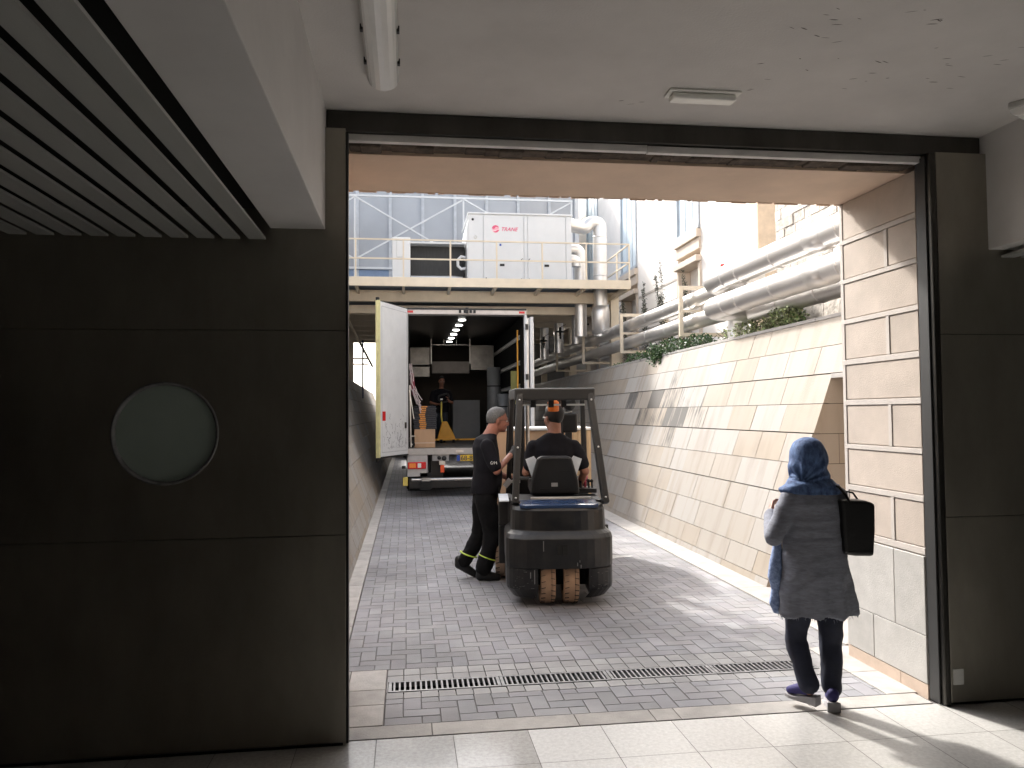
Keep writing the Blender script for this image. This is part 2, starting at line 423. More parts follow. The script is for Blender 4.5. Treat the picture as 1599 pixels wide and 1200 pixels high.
# drain: channel, then four grates
g = MB(); g.box((-.12, 4.866, -.16), (2.70, 5.058, -.10)); g.box((-.12, 5.0585, -.16), (2.70, 5.0615, -.004)); g.box((-.12, 4.8625, -.16), (2.70, 4.8655, -.004))
tag(g.build('drain_channel', m_void), kind='structure')
places = ['at the left end of the row', 'second from the left end of the row', 'third from the left end of the row', "nearest the woman's feet"]
for k in range(4):
    x0 = -.118+k*.705; x1 = x0+.70
    t = thing('drain_grate', 'slotted grey metal drain grate across the driveway, '+places[k], 'drain grate', ((x0+x1)/2, 4.96, 0), 'drain grates across the driveway')
    a = MB(); a.box((x0, 4.870, -.03), (x1, 4.888, .002)); a.box((x0, 5.036, -.03), (x1, 5.054, .002))
    a.box((x0, 4.889, -.03), (x0+.02, 5.035, .0015)); a.box((x1-.02, 4.889, -.03), (x1, 5.035, .0015))
    part(a, 'frame', m_iron, t)
    a = MB(); n = 20; p = (x1-x0-.04)/n
    for i in range(n):
        xx = x0+.02+(i+.5)*p; a.box((xx-p*.18, 4.889, -.02), (xx+p*.18, 5.035, .001))
    part(a, 'bars', m_iron, t)

# ================================================================== INDOOR ROOM
CZ = 3.332
g = MB(); g.box((-.42, -7, CZ), (3.417, YD+.12, CZ+.2)); tag(g.build('ceiling', m_plaster), kind='structure')
# small scars on the plaster
sc_m = mat('plaster scar', (.13, .12, .11), .9)
g = MB(); random.seed(21)
for cx_, cy_, n, sx, sy in ((2.0, 3.45, 12, .35, .25), (2.5, 3.2, 16, .3, .35), (1.2, 3.9, 3, .1, .02), (-.1, 3.6, 3, .1, .1), (2.2, 2.9, 9, .5, .1), (1.7, 3.05, 6, .3, .1)):
    for i in range(n):
        x = cx_+rnd(-sx, sx); y = cy_+rnd(-sy, sy); L = rnd(.006, .028); a = rnd(-.5, .5); w_ = rnd(.0015, .004)
        pts = [(x+math.cos(a+t)*L*q-math.sin(a)*w_*u, y+math.sin(a+t)*L*q+w_*u, CZ-.001) for t, q, u in ((0,-1,0),(0,-.3,-1),(0,.5,-.7),(0,1,0),(0,.3,.9),(0,-.5,.6))]
        g.face(pts)
tag(g.build('plaster_scars', sc_m, fix=False), kind='structure')
def bulkhead(x0, x1, z0, lab):
    t = thing('bulkhead', lab, 'bulkhead', ((x0+x1)/2, -1, z0))
    a = MB(); a.box((x0, -7, z0), (x1, YD-.01, CZ+.2)); part(a, 'casing', m_bulk, t, bevel=.004)
bulkhead(-.70, -.42, 2.675, 'pale grey boxed bulkhead under the ceiling, left of the doorway')
bulkhead(3.417, 3.95, 2.645, 'pale grey boxed bulkhead under the ceiling, at the right edge')
# slatted ceilings
def slats(x0, x1, z, step, lab, n, sgn):
    t = thing('slatted_ceiling', lab, 'slatted ceiling', ((x0+x1)/2, -1, z))
    a = MB(); a.box((min(x0, x1), -7, z+.16), (max(x0, x1), YD-.01, z+.2)); part(a, 'backing', m_void, t)
    for i in range(n):
        x = x0+sgn*(i*step); e = .006 if i % 3 else .02; w_ = step*.74*sgn
        s = MB(); s.box((x, -6.5, z), (x+step*.66*sgn, YD-.012-e*.5, z+.012)); s.box((x+step*.12*sgn, -6.5, z+.0125), (x+step*.5*sgn, YD-.012-e*.5, z+.018))
        part(s, 'slat', m_slat, t)
slats(-.722, -6.5, 2.615, .1285, 'dark grey metal slats running towards the left door leaf', 42, -1)
slats(3.50, 7, 2.60, .1285, 'dark grey metal slats below the right bulkhead', 12, 1)
# room enclosure
g = MB(); g.box((-7.1, -7.1, -.05), (-6.9, YD, 3.5)); g.box((7.5, -7.1, -.05), (7.7, YD, 3.5))
g.box((-6.9, -7.1, -.05), (7.5, -6.95, 3.5)); g.box((-7, -7, 3.56), (7.6, YD, 3.66))
tag(g.build('room_wall', mat('dim wall', (.35, .34, .32), .8)), 'dim plain walls of the hall behind the viewer', 'wall')
# backing above/beside opening (hall's outer wall)
wallm = MB()
wallm.box((-7, YD+.06, -.05), (-.43, YD+.85, 3.7)); wallm.box((3.43, YD+.06, -.05), (8, YD+.85, 3.7))
# ---- portal wall thing
pt = thing('gate_wall', 'thick stone wall around the driveway gate with sand coloured reveal', 'wall', (1.36, 4.6, 0))
part(wallm, 'core', m_pink, pt)
a = MB(); a.box((-.9, YD+.16, 3.155), (5.2, 5.07, 3.8)); part(a, 'soffit', m_pink, pt)
# ragged lower lip of the soffit
a = MB(); random.seed(5)
x = -.42
while x < 3.04:
    L = rnd(.02, .12); a.box((x, 5.066, 3.153-rnd(0, .006)), (x+L, 5.082, 3.2)); x += L*rnd(.8, 1.6)
part(a, 'plaster_lip', m_pink, pt)
a = MB(); a.box((-8, YD+.16, 3.8), (9, 5.06, 5.6)); a.box((-8, YD+.85, 0), (-.9, 5.05, 3.8)); a.box((5.2, YD+.85, 0), (9, 5.05, 3.8))
part(a, 'upper_wall', m_fac, pt)
a = MB(); a.box((-.9, YD+.12, -.05), (-.375, 5.07, 3.155)); part(a, 'left_reveal', m_pink, pt)
# right reveal: blocks and pale bands
XJ = 3.045
zb = [(.881, .837), (1.19, 1.15), (1.47, 1.435), (1.775, 1.735), (2.055, 2.015), (2.335, 2.30), (2.617, 2.585), (2.895, 2.86)]
a = MB(); bnd = MB()
a.box((XJ+.012, YD+.07, .6), (3.6, 5.085, 3.155), (.85, .85, .85))
part(a, 'reveal_core', m_band, pt)
blk = MB(); random.seed(11)
tops = [z1 for z0, z1 in zb] + [3.153]; lows = [z0 for z0, z1 in zb]
yj = 4.56
for i, z0 in enumerate(lows):
    z1 = tops[i+1]
    z0b = z0+.004; z1b = z1-.004
    y_a, y_b = YD+.075, 5.045
    spans = [(y_a, yj-.02), (yj+.02, y_b)] if i % 2 == 0 else [(y_a, y_b)]
    for s0, s1 in spans: blk.box((XJ+.003, s0, z0b), (XJ+.05, s1, z1b), (rnd(.92, 1.05),)*3)
part(blk, 'block', m_block, pt, bevel=.002)
for z0, z1 in zb: bnd.box((XJ-.003, YD+.065, z1+.002), (XJ+.05, 5.082, z0-.002))
for i, z0 in enumerate(lows):
    if i % 2 == 0: bnd.box((XJ-.002, yj-.017, z0), (XJ+.05, yj+.017, tops[i+1]))
bnd.box((XJ-.002, 5.048, .84), (XJ+.05, 5.084, 3.153))
part(bnd, 'mortar_band', m_band, pt, bevel=.002)
a = MB()
for y0, y1, z0, z1 in ((YD+.065, 4.545, .367, .83), (4.548, 5.085, .367, .83), (YD+.065, 4.775, .085, .363), (4.779, 5.085, .085, .363)):
    a.box((XJ-.012, y0, z0), (3.6, y1-.002, z1), tn(.93, 1.05))
part(a, 'plinth_slab', m_grey, pt, bevel=.003)
a = MB(); a.box((XJ-.008, YD+.065, -.02), (3.6, 4.51, .081)); a.box((XJ-.008, 4.513, -.02), (3.6, 5.085, .081)); part(a, 'skirting', mat('skirting stone', (.52, .41, .33), .8, var=.12), pt, bevel=.002)
# ---- metal door frame
fr = thing('door_frame', 'dark brushed steel frame around the wide open doorway', 'door frame', (1.36, YD, 0))
a = MB(); a.box((-.42, YD-.02, 3.218), (3.415, YD+.10, CZ-.002)); part(a, 'header', m_steelF, fr, bevel=.006)
a = MB(); a.box((-.42, YD+.02, 0), (-.312, YD+.12, 3.216)); part(a, 'left_post', m_steelF, fr, bevel=.004)
a = MB(); a.box((3.052, YD-.062, .003), (3.088, YD+.03, 3.216)); part(a, 'right_post', m_steelF, fr, bevel=.006)
a = MB(); a.box((3.040, YD-.03, .003), (3.050, YD+.058, 3.20)); part(a, 'stop_bar', mat('black seal', (.03, .03, .03), .5), fr, bevel=.002)
a = MB(); a.box((-.31, YD+.01, 3.178), (1.36, YD+.05, 3.216)); a.box((1.364, YD+.012, 3.175), (3.05, YD+.05, 3.214)); part(a, 'track', m_track, fr, bevel=.002)
a = MB(); random.seed(3)
x = -.31
while x < 3.04:
    L = rnd(.04, .16); y = YD+.055+rnd(-.01, .02); a.box((x, y, 3.16+rnd(0, .02)), (min(x+L, 3.04), YD+.17, 3.21+rnd(-.01, 0))); x += L*.9
part(a, 'rough_edge', m_mortar, pt, bevel=.01)
# ---- leaves
def leaf(x0, x1, lab, port):
    t = thing('door_leaf', lab, 'door', ((x0+x1)/2, YD-.04, 0))
    zs = [.018, 1.078, 2.141, 3.22]
    for z0, z1 in zip(zs, zs[1:]):
        m = MB()
        if port and z0 > 1 and z0 < 2:
            cx_, cz_, r = port; n = 48
            for yy, s in ((YD-.06, 1), (YD-.005, -1)):
                ring = [(cx_+r*math.cos(2*math.pi*k/n), cz_+r*math.sin(2*math.pi*k/n)) for k in range(n)]
                def outp(k):
                    a_ = 2*math.pi*k/n; c_, s_ = math.cos(a_), math.sin(a_)
                    tx = ((x1-cx_) if c_ > 0 else (x0-cx_))/c_ if abs(c_) > 1e-6 else 1e9
                    tz = ((z1-.002-cz_) if s_ > 0 else (z0+.002-cz_))/s_ if abs(s_) > 1e-6 else 1e9
                    t_ = min(tx, tz); return (cx_+c_*t_, cz_+s_*t_)
                corners = [(x1, z1-.002), (x0, z1-.002), (x0, z0+.002), (x1, z0+.002)]
                for k in range(n):
                    p, q = outp(k), outp((k+1) % n); ra, rb = ring[k], ring[(k+1) % n]
                    f = [ra, p]
                    for cn in corners:
                        if (abs(p[0]-cn[0]) < 1e-6 and abs(q[1]-cn[1]) < 1e-6 and abs(p[1]-q[1]) > 1e-6) or (abs(p[1]-cn[1]) < 1e-6 and abs(q[0]-cn[0]) < 1e-6 and abs(p[0]-q[0]) > 1e-6): f.append(cn)
                    f += [q, rb]
                    m.face([(u, yy, v_) for u, v_ in f])
            for a_, b_ in (((x0, z0+.002), (x1, z0+.002)), ((x1, z0+.002), (x1, z1-.002)), ((x1, z1-.002), (x0, z1-.002)), ((x0, z1-.002), (x0, z0+.002))):
                m.face([(a_[0], YD-.06, a_[1]), (b_[0], YD-.06, b_[1]), (b_[0], YD-.005, b_[1]), (a_[0], YD-.005, a_[1])])
            part(m, 'panel', m_steel, t, merge=True)
        else:
            m.box((x0, YD-.06, z0+.002), (x1, YD-.005, z1-.002)); part(m, 'panel', m_steel, t, bevel=.002)
    m = MB(); m.box((x0+.01, YD-.05, .014), (x1-.01, YD-.0045, 3.21)); part(m, 'core', m_void, t) if not port else None
    if port:
        cx_, cz_, r = port
        q = MB(); q.lathe((cx_, YD-.06, cz_), (0, 1, 0), [(r+.004, .004), (r+.004, -.006), (r-.006, -.006), (r-.014, .012), (r-.014, .03)], 64)
        wn = part(q, 'porthole', m_iron, t)
        q = MB(); q.lathe((cx_, YD-.043, cz_), (0, 1, 0), [(0.001, 0), (r-.012, 0), (r-.012, .012), (.001, .012)], 64, smooth=False)
        gl = q.build('pane', m_porth, fix=True); gl.parent = wn
    return t
lf = leaf(-4.3, -.315, 'huge dark steel door leaf with round frosted porthole', (-1.212, 1.614, .258))
a = MB(); a.box((-4.3, YD-.062, .004), (-.33, YD-.058, .016)); part(a, 'sweep', m_void, lf)
a = MB(); a.box((-.314, YD-.06, .012), (-.302, YD+.0, 3.2)); part(a, 'edge_strip', m_black, lf, bevel=.002)
lf2 = leaf(3.092, 7.2, 'dark steel door leaf at the right edge without porthole', None)
a = MB(); a.box((3.105, YD-.064, .12), (3.17, YD-.0605, .21)); part(a, 'sticker', mat('worn sticker', (.42, .42, .40), .6), lf2)
# right door in the lift: shift slightly right post already
# ---- ceiling lamps
def tubelamp(c, ang, L, W, lab, name='ceiling_lamp'):
    t = thing(name, lab, 'ceiling lamp', (c[0], c[1], CZ), 'plastic ceiling lamps')
    mt = Matrix.Translation((c[0], c[1], CZ)) @ Matrix.Rotation(ang, 4, 'Z')
    def mk(fn, nm, m, bev=0):
        q = MB(); fn(q); q.v = [tuple(mt @ V(p)) for p in q.v]; part(q, nm, m, t, bevel=bev)
    mk(lambda q: q.box((-W/2, -L/2, -.035), (W/2, L/2, -.001)), 'housing', mat('lamp housing', (.5, .5, .48), .5), .008)
    def dif(q):
        n = 9; prof = [(W*.46*math.cos(math.pi*k/n), -.036-.045*math.sin(math.pi*k/n)) for k in range(n+1)]
        prof = prof + [(-W*.46, -.034), (W*.46, -.034)]
        q.prism([(p[0], p[1]) for p in prof], -L/2+.012, L/2-.012)
    m_clear = mat('clear cover', (.88, .88, .86), .15, var=.03, spec=.7)
    mk(dif, 'diffuser', m_clear, .01)
    def clips(q):
        y = -L/2+.12
        while y < L/2:
            q.box((-W/2-.006, y-.012, -.045), (-W/2+.006, y+.012, -.02)); q.box((W/2-.006, y-.012, -.045), (W/2+.006, y+.012, -.02)); y += .3
    mk(clips, 'clip', m_black)
tubelamp((-.105, 3.10), R(0), 1.24, .15, 'long plastic tube lamp on the ceiling near the left bulkhead')
tubelamp((3.36-.02, 3.70), R(-62), .30, .11, 'tube lamp partly out of frame at the right ceiling edge')
t = thing('emergency_lamp', 'small flat emergency lamp in the middle of the ceiling', 'emergency lamp', (1.5, 3.74, CZ))
a = MB(); a.box((1.32, 3.69, CZ-.012), (1.70, 3.80, CZ-.001)); part(a, 'base', m_lamp, t, bevel=.005)
a = MB(); a.box((1.34, 3.705, CZ-.045), (1.68, 3.785, CZ-.0125)); part(a, 'diffuser', m_lamp, t, bevel=.012)

# ================================================================== RETAINING WALLS
BT = .355
CO = [0, .075, .295, .59, .885, 1.18, 1.475, 1.77, 2.065, 2.36, 2.66]
def cladding(side, bx, y_near, y_end, seed, rec=None, stainf=None, L=(.45, 1.05)):
    random.seed(seed); g = MB(); core = MB()
    wide = {.885, 1.475, 2.065}
    nrm = V((-side*1, 0, BT)).normalized()
    def pt3(y, z, off=0): return V((side*(bx+BT*z), y, z)) - V((side*off, 0, 0))
    for z0, z1 in zip(CO, CO[1:]):
        ys = y_near
        if rec and z1 <= 2.07: ys = rec
        y = ys - rnd(0, .5)
        while y < y_end:
            ln = rnd(*L)*(1.0 if y < 14 else 1.6)
            a = max(y, ys); b = min(y+ln, y_end); y += ln
            if b-a < .03: continue
            q = .004; zl = z0+(.009 if z0 in wide else .003); zh = z1-.003; th = rnd(-.002, .002)
            st = stainf(.5*(a+b), .5*(z0+z1)) if stainf else 0
            tone = (rnd(0, 1), max(0, min(1, st*.5+.5)), rnd(0, 1))
            u0, u1 = a+q, b-q
            F = [pt3(u0, zl, .03+th), pt3(u1, zl, .03+th), pt3(u1, zh, .03+th), pt3(u0, zh, .03+th)]
            Bk = [pt3(u0, zl, 0), pt3(u1, zl, 0), pt3(u1, zh, 0), pt3(u0, zh, 0)]
            s_ = rnd(-20, 20) if False else 0
            g.face(F, tone, [(u0, zl), (u1, zl), (u1, zh), (u0, zh)])
            for k in range(4):
                k2 = (k+1) % 4
                uvs = [(p.y, p.z) for p in (F[k], F[k2])]; g.face([F[k], Bk[k], Bk[k2], F[k2]], tone, [uvs[0], uvs[0], uvs[1], uvs[1]])
    return g
def stR(y, z):
    if z < .2: return -.6
    # the dark weathering sits high on the wall some metres along
    c = math.exp(-((y-12.0)/2.7)**2)*math.exp(-((z-1.74)/.52)**2) if y > 8.5 else 0
    return -.80+1.34*c+(rnd(-.62, .30) if c > .22 else rnd(-.1, .05))
rw = thing('retaining_wall', 'sunlit leaning limestone wall along the right of the driveway, under the pipes', 'retaining wall', (3.5, 12, 0))
g = cladding(1, 3.45, 5.085, 36, 101, 7.12, stR)
part(g, 'cladding', m_clad, rw, fix=True)
c = MB()
c.prism([(3.47, -.1), (3.47+BT*2.66, 2.66), (6.2, 2.66), (6.2, -.1)], 7.125, 36)
c.prism([(3.47+BT*2.07, 2.07), (3.47+BT*2.66, 2.66), (6.2, 2.66), (6.2, 2.07)], 5.085, 7.125)
part(c, 'core', m_dark, rw)
# recess: clad end face, lintel edge, back
random.seed(44); a = MB()
for z0, z1 in zip(CO[2:], CO[3:9]):
    x0 = 3.45+BT*z0-.03; x = x0; first = True
    while x < 5.2:
        L = rnd(.35, .7); xe = min(x+L, 5.2)
        q0 = 3.45+BT*z0-.03 if first else x; q1 = 3.45+BT*z1-.03 if first else x
        t = (rnd(0, .35), .1, rnd(0, .6)); F = [(q0+.001, 7.118, z0+.003), (xe-.003, 7.118, z0+.003), (xe-.003, 7.118, z1-.003), (q1+.001, 7.118, z1-.003)]
        a.face(F, t, [(p[0]+3, p[2]) for p in F]); x = xe; first = False
F = [(3.42, 7.118, 0), (5.2, 7.118, 0), (5.2, 7.118, .292), (3.525, 7.118, .292)]; a.face(F, (.2, .1, .2), [(p[0], p[2]) for p in F])
F = [(5.19, 5.0, 0), (5.19, 7.12, 0), (5.19, 7.12, 2.06), (5.19, 5.0, 2.06)]; a.face(F, (.2, .1, .3), [(p[1], p[2]) for p in F])
part(a, 'recess_lining', m_clad, rw, fix=False)
a = MB(); a.box((3.46, 5.295, -.06), (5.2, 7.115, .002)); part(a, 'recess_floor', m_kerb, rw)
a = MB(); a.box((4.13, 5.085, 2.02), (5.2, 7.115, 2.064)); part(a, 'lintel', m_kerb, rw, bevel=.003)
a = MB(); random.seed(9); y = 5.085
while y < 30:
    L = rnd(.8, 1.3); a.box((4.365, y+.003, 2.662), (4.72, min(y+L, 30)-.003, 2.70), tn(.9, 1.1)); y += L
part(a, 'coping', m_kerb, rw, bevel=.004)
lw = thing('retaining_wall', 'shaded leaning limestone wall along the left of the driveway, beside the truck door', 'retaining wall', (-.7, 14, 0))
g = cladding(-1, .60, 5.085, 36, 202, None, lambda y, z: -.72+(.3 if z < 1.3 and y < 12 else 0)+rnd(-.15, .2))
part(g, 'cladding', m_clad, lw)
c = MB(); c.prism([(-.62, -.1), (-.62-BT*2.66, 2.66), (-3.0, 2.66), (-3.0, -.1)], 5.085, 36); part(c, 'core', m_dark, lw)

# planting bed behind the coping
g = MB(); g.box((4.721, 5.085, 2.4), (6.0, 36, 2.63)); tag(g.build('planting_bed', m_soil), kind='structure')

# ================================================================== RIGHT BUILDING
FX = 6.0
rb = thing('building', 'bright pale stone building with tall blue windows above the pipes', 'building', (FX+1, 20, 0))
wins = [(15.15, 16.48), (19.53, 21.0), (23.6, 25.1), (27.8, 29.3)]
a = MB(); yp = 12.35
for y0, y1 in wins + [(60, 61)]:
    a.box((FX, yp, 2.3), (FX+4, y0, 15.5)); yp = y1
    if y0 < 50:
        a.box((FX+.25, y0, 2.3), (FX+4, y1, 5.56)); a.box((FX, y0, 13), (FX+4, y1, 15.5))
part(a, 'wall', m_fac, rb)
for y0, y1 in wins:
    f = MB(); f.box((FX+.02, y0+.02, 5.56), (FX+.1, y1-.02, 13)); wo = part(f, 'window', m_bluegl, rb)
    f = MB()
    for yy in (y0+.0, y1-.05): f.box((FX-.03, yy, 5.56), (FX+.12, yy+.05, 13))
    for q in (.33, .66): yy = y0+(y1-y0)*q; f.box((FX+.01, yy-.01, 5.56), (FX+.11, yy+.01, 13))
    f.box((FX-.05, y0-.02, 5.50), (FX+.1, y1+.02, 5.56)); o = f.build('window_frame', mat('slate frame', (.42, .46, .50), .5)); o.parent = wo; o.matrix_parent_inverse = Matrix.Identity(4)
    f = MB(); f.box((FX-.10, y0-.05, 5.30), (FX+.24, y1+.0, 5.47)); f.box((FX-.05, y0-.05, 5.06), (FX+.24, y1, 5.295)); f.box((FX-.12, y0-.05, 4.80), (FX+.24, y1, 4.93))
    f.box((FX-.04, y1-.12, 2.7), (FX+.24, y1, 4.79)); f.box((FX-.04, y0-.05, 2.7), (FX+.24, y0+.07, 4.79))
    part(f, 'window_surround', m_fac2, rb, bevel=.01)
# shallow block joints of the facade
a = MB()
for z in (3.3, 3.75, 4.2, 4.65): 
    for y0, y1 in ((16.6, 19.4), (21.1, 23.5)): a.box((FX-.012, y0, z), (FX+.01, y1, z+.05))
part(a, 'string_band', m_band, rb)
a = MB(); a.box((FX-.25, 12.0, 2.3), (FX+.3, 12.345, 15.5)); part(a, 'pilaster', mat('cream trim', (.72, .57, .42), .8), rb, bevel=.01)
a = MB(); a.box((FX-.05, 13.98, 4.44), (FX, 14.03, 4.51)); a.box((FX-.09, 13.995, 4.425), (FX, 14.3, 4.4395))
lampo = part(a, 'wall_fixture', m_red, rb)

# rough stone pier
rp_ = thing('stone_wall', 'rough stone wall behind the pipes beside the gate reveal', 'wall', (5.4, 8, 2.3))
random.seed(31); a = MB(); z = 2.5
while z < 9:
    h = rnd(.09, .17) if z > 3.35 else .31; y = 5.1
    while y < 10.3:
        L = rnd(.12, .30) if z > 3.35 else rnd(.5, .8); ye = min(y+L, 10.3); ins = rnd(-.012, .006) if z > 3.35 else 0
        a.box((5.2+ins, y+.005, z+.004), (5.5, ye-.004, z+h-.003), tn(.75, 1.15)); y = ye
    z += h
part(a, 'stonework', m_rough, rp_, bevel=.006)
a = MB(); a.box((5.212, 5.1, 2.4), (6.6, 10.29, 9)); part(a, 'core', mat('old mortar', (.58, .53, .47), .95), rp_)

# ================================================================== PIPES
def pipe(name, pts, r, lab, joints=(), n=28, extra=None, group='silver jacketed pipes'):
    # rounds the corners of the route
    pts = [V(p) for p in pts]; out = [pts[0]]
    for a, b, c_ in zip(pts, pts[1:], pts[2:]):
        d1 = (a-b).normalized(); d2 = (c_-b).normalized(); k = min(r*1.7, (a-b).length*.49, (c_-b).length*.49)
        p0, p2 = b+d1*k, b+d2*k
        for t in range(0, 7):
            t /= 6; out.append(p0*(1-t)**2+b*2*t*(1-t)+p2*t*t)
    out.append(pts[-1])
    t = thing(name, lab, 'pipe', tuple(pts[0]), group)
    m = MB(); m.tube(out, r, n); part(m, 'jacket', m_jacket, t)
    m = MB(); any_ = False
    for a, b in zip(pts, pts[1:]):
        L = (b-a).length; d = (b-a).normalized(); s = .35
        while s < L-.2:
            c0 = a+d*s; m.lathe(c0, d, [(r-.002, -.022), (r+.006, -.018), (r+.007, .018), (r-.002, .022)], n); any_ = True; s += .95
    if any_: part(m, 'joint_band', m_jacket, t)
    return t
pn = [('upper', 3.50), ('lower', 3.135)]
pipe('pipe', [(4.25, 5.3, 3.50), (4.25, 10.35, 3.50), (4.75, 10.35, 3.50), (4.75, 11.2, 3.50), (4.75, 30, 3.5)], .15, 'upper thick silver pipe above the right wall, with a bend inward') if False else None
def offset_pipe(z, zf, lab):
    t = thing('pipe', lab, 'pipe', (4.25, 5.3, z), 'silver jacketed pipes')
    def seg(pts, r, nm):
        m = MB(); m.tube(pts, r, 28); return part(m, nm, m_jacket, t)
    # near straight run, elbow turning inward, far straight run
    arc = [(4.25, 5.3, z), (4.25, 10.2, z)]
    for k in range(1, 8):
        a_ = math.pi/2*k/7; arc.append((4.25+.22*(1-math.cos(a_)), 10.2+.22*math.sin(a_), z))
    arc.append((4.86, 10.42, z)); seg(arc, .151, 'near_run')
    arc = [(4.80, 10.1, zf), (4.80, 30, zf)]
    seg(arc, .133, 'far_run')
    m = MB()
    for y, w_ in ((5.6, .03), (6.2, .03), (6.95, .02), (7.3, .05), (7.55, .05), (8.35, .02), (9.3, .02), (9.75, .02)): m.lathe((4.25, y, z), (0, 1, 0), [(.149, -w_), (.157, -w_*.8), (.157, w_*.8), (.149, w_)], 28)
    m.lathe((4.25, 7.42, z), (0, 1, 0), [(.15, -.16), (.160, -.15), (.160, .15), (.15, .16)], 28)
    y = 11.3
    while y < 29: m.lathe((4.80, y, zf), (0, 1, 0), [(.131, -.02), (.139, -.016), (.139, .016), (.131, .02)], 28); y += 1.17
    part(m, 'joint_band', m_jacket, t)
offset_pipe(3.50, 3.57, 'upper thick silver pipe running along the top of the right wall')
offset_pipe(3.135, 3.21, 'lower thick silver pipe running along the top of the right wall')
pipe('pipe', [(4.86, 5.3, 3.11), (4.86, 10.9, 3.11), (4.86, 10.9, 2.7)], .135, 'short silver pipe half hidden beneath the two thick pipes by the gate reveal')
pipe('pipe', [(3.95, 18.35, 6.28), (4.32, 18.35, 6.20), (4.45, 18.35, 6.34), (4.70, 18.35, 6.34), (4.70, 18.35, 3.55)], .165, 'tall silver riser with an elbow beside the chiller')
pipe('pipe', [(3.95, 18.9, 5.80), (4.33, 18.9, 5.80), (4.33, 18.9, 3.60)], .15, 'silver riser with an elbow behind the tall riser, upper of the two short stubs')
pipe('pipe', [(3.95, 18.6, 5.48), (4.16, 18.6, 5.48), (4.16, 18.6, 5.3)], .12, 'short silver stub at the lower right of the chiller')
m = MB(); m.lathe((4.70, 18.35, 4.05), (0, 0, 1), [(.165, -.45), (.22, -.42), (.22, .1), (.20, .2), (.165, .25)], 28)
tag(m.build('pipe_sleeve', m_jacket), 'wide silver sleeve around the foot of the tall riser', 'pipe sleeve')
for k, (x, y, z0, z1) in enumerate(((4.42, 19.8, 3.5, 4.35), (4.30, 21.6, 3.4, 4.25), (4.10, 22.8, 3.3, 4.25), (3.75, 24.4, 3.0, 4.25))):
    pipe('pipe', [(x, y, z0), (x, y, z1)], .13, ['first','second','third','farthest'][k]+' short upright pipe in the shade under the platform, counted from the gate', group='upright pipes under the platform')
# valves
for k, (x, y, z) in enumerate(((4.22, 21.0, 3.95), (4.5, 19.2, 3.95), (3.95, 22.1, 3.8))):
    t = thing('valve', ['dark lever valve', 'small dark valve beside the riser', 'dark valve farthest under the platform'][k]+' on a pipe branch', 'valve', (x, y, z))
    m = MB(); m.tube([(x, y, z-.12), (x, y, z+.12)], .035, 10); m.tube([(x-.1, y, z), (x+.1, y, z)], .025, 10); part(m, 'body', m_rubber, t)
    m = MB(); m.bar((x, y, z+.12), (x+.16, y, z+.2), .025, .012); m.ell((x, y-.03, z-.16), (.03, .03, .05)); part(m, 'lever', m_black, t)
# cream brackets carrying the far pipes
pos = ['nearest the gate', 'second from the gate', 'third from the gate', 'farthest from the gate']
for k, y in enumerate((12.35, 15.95, 19.55, 23.1)):
    t = thing('pipe_bracket', 'cream steel bracket around the two pipes, '+pos[k], 'pipe bracket', (5.5, y, 2.6), 'cream pipe brackets')
    m = MB(); m.box((4.50, y-.03, 2.955), (4.565, y+.03, 3.80)); part(m, 'hanger', m_cream, t, bevel=.004)
    m = MB(); m.box((4.567, y-.03, 3.735), (5.44, y+.03, 3.80)); part(m, 'arm', m_cream, t, bevel=.004)
    m = MB(); m.box((4.567, y-.03, 2.955), (5.44, y+.03, 3.015)); part(m, 'arm', m_cream, t, bevel=.004)
    m = MB(); m.box((4.567, y-.025, 3.36), (4.95, y+.025, 3.40)); part(m, 'rest', m_cream, t)
    m = MB(); m.box((5.44, y-.06, 2.6), (5.56, y+.06, 3.83)); part(m, 'post', m_cream, t, bevel=.004)

# ================================================================== PLATFORM
YP = 17.5
pf = thing('platform', 'cream steel platform carrying the chiller above the truck', 'platform', (2, YP, 2.6))
m = MB(); m.box((-4, YP, 4.585), (5.22, YP+.06, 4.79)); part(m, 'fascia', m_cream, pf, bevel=.005)
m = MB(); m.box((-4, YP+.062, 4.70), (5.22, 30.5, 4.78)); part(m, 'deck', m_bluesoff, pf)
m = MB(); m.box((5.155, YP+.062, 4.59), (5.22, 24, 4.698)); part(m, 'edge_beam', m_cream, pf)
for z0, z1, y, nm in ((4.41, 4.63, 18.6, 'main_beam'),):
    m = MB(); m.box((-4, y, z0), (5.0, y+.02, z1)); m.box((-4, y-.08, z0-.02), (5.0, y+.1, z0)); m.box((-4, y-.08, z1), (5.0, y+.1, z1+.02)); part(m, nm, m_cream, pf)
m = MB(); m.box((-4, 19.3, 4.20), (5.0, 19.4, 4.40)); part(m, 'lower_beam', m_cream, pf)
y = 20.6
while y < 30:
    m = MB(); m.box((-4, y, 4.35), (5.0, y+.02, 4.56)); m.box((-4, y-.06, 4.33), (5.0, y+.08, 4.35)); part(m, 'cross_beam', m_cream, pf); y += 1.35
for x in (-3.2, -2.15, -1.12, -.06, 1.0, 2.06, 3.12, 4.16):
    m = MB(); m.prism([(YP+.07, 4.66), (18.58, 4.66), (18.58, 4.56), (YP+.07, 4.60)], x-.03, x+.03, 'x'); part(m, 'outrigger', m_cream, pf)
m = MB(); m.bar((5.19, YP+.1, 4.62), (5.0, 18.6, 4.5), .06, .1); part(m, 'outrigger', m_cream, pf)
for x in (5.0,):
    for y in (18.6, 23.5, 28.5):
        m = MB(); m.box((x, y-.1, 2.6), (x+.02, y+.1, 4.66)); m.box((x+.02, y-.1, 2.6), (x+.2, y-.085, 4.66)); m.box((x+.02, y+.085, 2.6), (x+.2, y+.1, 4.66)); part(m, 'column', m_cream, pf)
